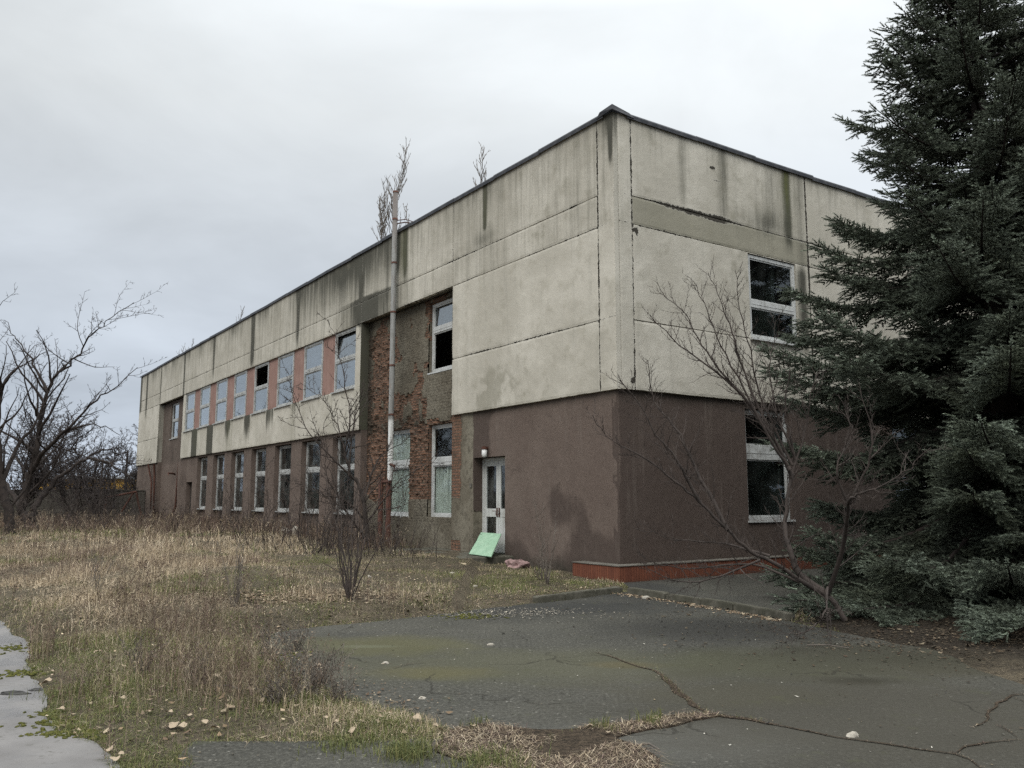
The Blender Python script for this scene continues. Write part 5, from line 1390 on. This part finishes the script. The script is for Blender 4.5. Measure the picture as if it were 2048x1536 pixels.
# green tufts on the lower verge
for (u, v, n_, sp, hh) in ((600, 1462, 900, .16, .10), (700, 1450, 500, .12, .08), (820, 1432, 600, .10, .13), (980, 1490, 700, .12, .10), (1040, 1470, 350, .07, .13), (350, 1440, 600, .2, .08), (150, 1390, 500, .14, .10), (430, 1380, 500, .2, .1), (520, 1345, 500, .14, .14), (20, 1220, 500, .5, .12), (760, 1465, 700, .14, .07)):
    c = gp(u, v, .03)[:2]; q_ = c + r.normal(0, sp, (n_, 2)); straw_on(q_[:, 0], q_[:, 1], np.maximum(height(q_[:, 0], q_[:, 1]), 0), 0, hh, .005, GREEN, (.1, .9))
to = link('straw_and_tufts', mesh_from('straw_and_tufts', np.concatenate(Vs), [np.concatenate(Fs)], {'col': np.concatenate(Cs)}), GRASSM)
tag(to, 'flattened straw and green tufts growing from cracks and soil', 'grass', kind='stuff')

# leaf litter (uncountable scraps) and gravel chips
Vs, Fs, Cs, off = [], [], [], 0
def litter(x, y, z, size, cols):
    m = len(x); a = r.uniform(0, 6.28, m); s_ = size * np.exp(r.normal(0, .35, m))
    e1 = np.stack([np.cos(a), np.sin(a), r.normal(0, .25, m)], 1) * s_[:, None]; e2 = np.stack([-np.sin(a), np.cos(a), r.normal(0, .3, m)], 1) * (s_ * .6)[:, None]
    c = np.stack([x, y, z], 1); 
    V = np.stack([c - e1, c - e2 + e1 * .1, c + e1, c + e2 + e1 * .1], 1); V[:, :, 2] = np.maximum(V[:, :, 2], z[:, None] - .002)
    V[:, 0, 2] += s_ * .25; V = V.reshape(-1, 3)
    b = (np.arange(m) * 4)[:, None]; push(V, np.concatenate([b + np.array([[0, 1, 2]]), b + np.array([[0, 2, 3]])]), np.repeat(cols[r.integers(0, len(cols), m)] * np.exp(r.normal(0, .25, m))[:, None], 4, 0))
LCOL = np.array([[.25, .19, .13], [.17, .12, .075], [.11, .075, .05], [.32, .26, .18]])
edge = densify(line(yard_edge[:16]), .05, .05, 3)
i = r.integers(0, len(edge), 2600); q_ = edge[i] + r.normal(0, .22, (2600, 2)); litter(q_[:, 0], q_[:, 1], np.maximum(height(q_[:, 0], q_[:, 1]), 0) + .012, .013, LCOL * .7)
seg = densify(line([(440, 1240), (520, 1240), (600, 1238), (680, 1230), (760, 1228)]), .05, .05, 3)
i = r.integers(0, len(seg), 1500); q_ = seg[i] + r.normal(0, .25, (1500, 2)); litter(q_[:, 0], q_[:, 1], np.maximum(height(q_[:, 0], q_[:, 1]), 0) + .02, .019, LCOL * .85)
kd = densify(ke - np.array([.08, .02]), .05, .05, 3); i = r.integers(0, len(kd), 700); q_ = kd[i] - np.abs(r.normal(0, .12, (700, 1))) * np.array([[.9, .4]]); litter(q_[:, 0], q_[:, 1], np.full(700, .008), .02, LCOL)
q_ = np.stack([r.uniform(-3, 6, 900), r.uniform(5, 15, 900)], 1); q_ = q_[inside(yard_poly, q_[:, 0], q_[:, 1])]; litter(q_[:, 0], q_[:, 1], np.full(len(q_), .006), .008, np.array([[.25, .24, .21], [.3, .28, .24], [.03, .03, .03], [.14, .11, .07]]))
c = gp(1000, 1236, 0)[:2]; q_ = c + r.normal(0, 1, (1300, 2)) * np.array([.75, .28]); litter(q_[:, 0], q_[:, 1], np.full(1300, .006), .011, np.array([[.2, .18, .15], [.28, .25, .2], [.1, .09, .07]]))
x, y = scatter(9000, -8, 3, 5, 18, lambda a, b: np.clip(2 * (fbm(a * 1.1, b * 1.1, 55) - .4), 0, 1), r); litter(x, y, height(x, y) + .02, .02, LCOL)
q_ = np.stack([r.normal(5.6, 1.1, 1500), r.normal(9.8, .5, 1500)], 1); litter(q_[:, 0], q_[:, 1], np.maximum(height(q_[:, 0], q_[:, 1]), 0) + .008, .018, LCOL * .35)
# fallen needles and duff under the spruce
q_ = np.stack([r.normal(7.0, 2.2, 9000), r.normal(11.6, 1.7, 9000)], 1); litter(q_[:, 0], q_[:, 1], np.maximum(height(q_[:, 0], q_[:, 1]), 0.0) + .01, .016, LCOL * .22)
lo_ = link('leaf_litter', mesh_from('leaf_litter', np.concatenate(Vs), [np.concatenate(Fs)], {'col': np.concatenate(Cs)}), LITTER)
tag(lo_, 'scraps of dead leaves and chips along the asphalt edges', 'litter', kind='stuff')

# bigger single leaves
def leaf_mesh(seed):
    r_ = np.random.default_rng(seed); n = 14; a = np.linspace(0, 2 * np.pi, n, endpoint=False)
    rad = .5 * (1 + .28 * np.cos(a)) * (1 + .22 * np.abs(np.sin(a * 2.5))) * r_.uniform(.85, 1.1, n)
    v = np.stack([np.cos(a) * rad, np.sin(a) * rad * .8, .16 * np.sin(a * 2 + seed) + .22 * (rad - .4)], 1); v[:, 2] -= v[:, 2].min()
    v = np.concatenate([v, [[0, 0, v[:, 2].mean() * .5]]])
    return mesh_from('fallen_leaf', v, [[(i, (i + 1) % n, n) for i in range(n)]], smooth=True)
LM = [leaf_mesh(i) for i in range(4)]
for m_ in LM: m_.materials.append(LEAFM)
leaf_px = [(405,1462),(372,1455),(350,1468),(335,1448),(240,1422),(435,1378),(446,1390),(500,1408),(100,1355),(92,1372),(105,1362),(84,1378),(210,1212),(345,1213),(520,1430),(590,1440),(430,1470),(360,1470),(650,1455),(670,1462),(300,1448),(215,1510),(240,1518),(230,1528),(120,1430),(780,1440),(700,1475),(835,1450),(870,1462),(880,1470),(1050,1505),(1215,1475),(1180,1462),(560,1392),(320,1400),(270,1340),(190,1330),(640,1340),(945,1462),(1310,1445)]
for i, (u, v) in enumerate(leaf_px):
    p = gp(u, v, .03); o = bpy.data.objects.new('fallen_leaf', LM[i % 4]); COL.objects.link(o)
    s_ = rng.uniform(.032, .055) * (1.15 if i < 5 else 1); o.scale = (s_ * 1.15, s_ * 1.15, s_ * .95); o.rotation_euler = (rng.normal(0, .2), rng.normal(0, .2), rng.uniform(0, 6.28)); o.location = (p[0], p[1], max(hz(p), .0) + .03)
    tag(o, 'curled pale dry leaf lying on the grass verge or its edge', 'leaf', 'fallen leaves on the front verge')

# sticks
for i, (a, b, lab) in enumerate((((1615, 1300), (1700, 1306), 'thin fallen stick on the dark asphalt before the spruce'), ((480, 1408), (420, 1398), 'pale bent stick lying in the front verge'), ((1270, 1500), (1320, 1510), 'pale straw stalk on the soil patch'))):
    A, B = gp(*a, .015), gp(*b, .015); m_ = MB(); mid = (B - A) / 2 + np.array([.02, .03, .012]); m_.tube([np.zeros(3), mid, B - A], [.008, .007, .004], 6); o = m_.build('stick', TWIGP); o.location = A + np.array([0, 0, max(0, hz(A))]); tag(o, lab, 'stick')

# moss cushions
Vs, Fs, off = [], [], 0
r = np.random.default_rng(14)
for (u, v, n_, sx_, sy_, h_) in ((940, 1243, 60, .22, .16, .012), (130, 1457, 60, .16, .10, .02), (35, 1358, 30, .10, .10, .02), (30, 1308, 45, .18, .18, .02), (95, 1478, 22, .06, .04, .012), (90, 1440, 18, .08, .05, .015), (180, 1478, 40, .12, .07, .015), (590, 1320, 10, .1, .1, .012), (210, 1470, 30, .12, .06, .015)):
    c = gp(u, v, 0)
    for i in range(n_ * 2):
        vv_, ff_ = blob((r.uniform(.008, .026), r.uniform(.008, .026), h_ * r.uniform(.3, .9)), 2, .7, int(r.integers(0, 999)))
        vv_ = vv_ + np.array([c[0] + r.normal(0, sx_), c[1] + r.normal(0, sy_), .004]); Vs.append(vv_); Fs.append(ff_ + off); off += len(vv_)
tag(link('moss', mesh_from('moss', np.concatenate(Vs), [np.concatenate(Fs)], smooth=True), MOSS), 'bright yellow green moss on the path edge and asphalt', 'moss', kind='stuff')

# ------------------------------------------------------------------ sky, sun, camera
SUN_EL, SUN_AZ = R(45), R(-160)          # azimuth from +Y towards +X; the light comes over the left shoulder
w = bpy.data.worlds.new('World'); S.world = w; w.use_nodes = True
nt = w.node_tree; nt.nodes.clear()
def wn(typ, ins=None, out=0, **pr):
    nd = nt.nodes.new('ShaderNode' + typ)
    for k_, v in pr.items(): setattr(nd, k_, v)
    for k_, v in (ins or {}).items():
        if isinstance(v, bpy.types.NodeSocket): nt.links.new(v, nd.inputs[k_])
        else: nd.inputs[k_].default_value = v
    return nd.outputs[out]
sky = wn('TexSky', sky_type='NISHITA', sun_disc=False, sun_elevation=SUN_EL, sun_rotation=SUN_AZ, air_density=1.0, dust_density=2.0)
tc = wn('TexCoord', out='Generated')
sepz = wn('SeparateXYZ', {0: tc}, out=2)
# cloud deck: the direction projected on a flat layer overhead
den = wn('Math', {0: sepz, 1: .18}, operation='ADD')
den = wn('Math', {0: den, 1: .12}, operation='MAXIMUM')
pr = wn('VectorMath', {0: tc, 1: wn('CombineXYZ', {0: den, 1: den, 2: den})}, operation='DIVIDE')
n1 = wn('TexNoise', {'Vector': pr, 'Scale': .55, 'Detail': 5.0, 'Roughness': .5, 'Distortion': .3})
n2 = wn('TexNoise', {'Vector': pr, 'Scale': 1.5, 'Detail': 6.0, 'Roughness': .55, 'Distortion': .4})
cl = wn('Math', {0: wn('Math', {0: n1, 1: .65}, operation='MULTIPLY'), 1: wn('Math', {0: n2, 1: .35}, operation='MULTIPLY')}, operation='ADD')
er = wn('ValToRGB', {'Fac': sepz}); rp = er.node.color_ramp
for i_, (p_, v_) in enumerate(((0.0, .285), (.16, .265), (.34, .268), (.52, .335), (.72, .95), (1.0, 1.32))):
    e_ = rp.elements[i_] if i_ < 2 else rp.elements.new(p_)
    e_.position = p_; e_.color = (v_, v_, v_, 1)
el = wn('Math', {0: er, 1: 25.0}, operation='MULTIPLY')
cf_ = wn('MapRange', {'Value': cl, 'From Min': .38, 'From Max': .62, 'To Min': .83, 'To Max': 1.20})
sx_ = wn('SeparateXYZ', {0: tc}, out=0)
br = wn('Math', {0: wn('Math', {0: el, 1: cf_}, operation='MULTIPLY'), 1: wn('MapRange', {'Value': sx_, 'From Min': -.5, 'From Max': .5, 'To Min': .94, 'To Max': 1.14})}, operation='MULTIPLY')
tint = wn('Mix', {0: wn('MapRange', {'Value': sepz, 'From Min': 0.0, 'From Max': .42}), 6: (.84, .95, 1.12, 1), 7: (.955, 1.0, 1.02, 1)}, out=2, data_type='RGBA')
cc = wn('VectorMath', {0: tint, 'Scale': br}, operation='SCALE')
mx = wn('Mix', {0: .93, 6: sky, 7: cc}, out=2, data_type='RGBA')
bg = wn('Background', {'Color': mx, 'Strength': .1})
ow = nt.nodes.new('ShaderNodeOutputWorld'); nt.links.new(bg, ow.inputs[0])

sl = bpy.data.lights.new('sun', 'SUN'); sl.energy = 1.4; sl.angle = R(35); sl.color = (1, .955, .885)
so = bpy.data.objects.new('sun', sl); COL.objects.link(so)
dv = Vector((math.sin(SUN_AZ) * math.cos(SUN_EL), math.cos(SUN_AZ) * math.cos(SUN_EL), math.sin(SUN_EL)))
so.rotation_euler = (-dv).to_track_quat('-Z', 'Y').to_euler(); so.location = (0, 0, 30)

cam = bpy.data.cameras.new('camera'); co = bpy.data.objects.new('camera', cam); COL.objects.link(co)
cam.sensor_width = 36; cam.lens = 36 * F / 2048; cam.clip_end = 3000; cam.clip_start = .05
co.location = (0, 0, EYE); co.rotation_euler = (R(90) + PITCH, 0, 0)
S.camera = co
S.view_settings.view_transform = 'Standard'; S.view_settings.look = 'None'; S.view_settings.gamma = 1; S.view_settings.exposure = 0.05
S.cycles.max_bounces = 6; S.cycles.transparent_max_bounces = 12; S.cycles.use_denoising = False
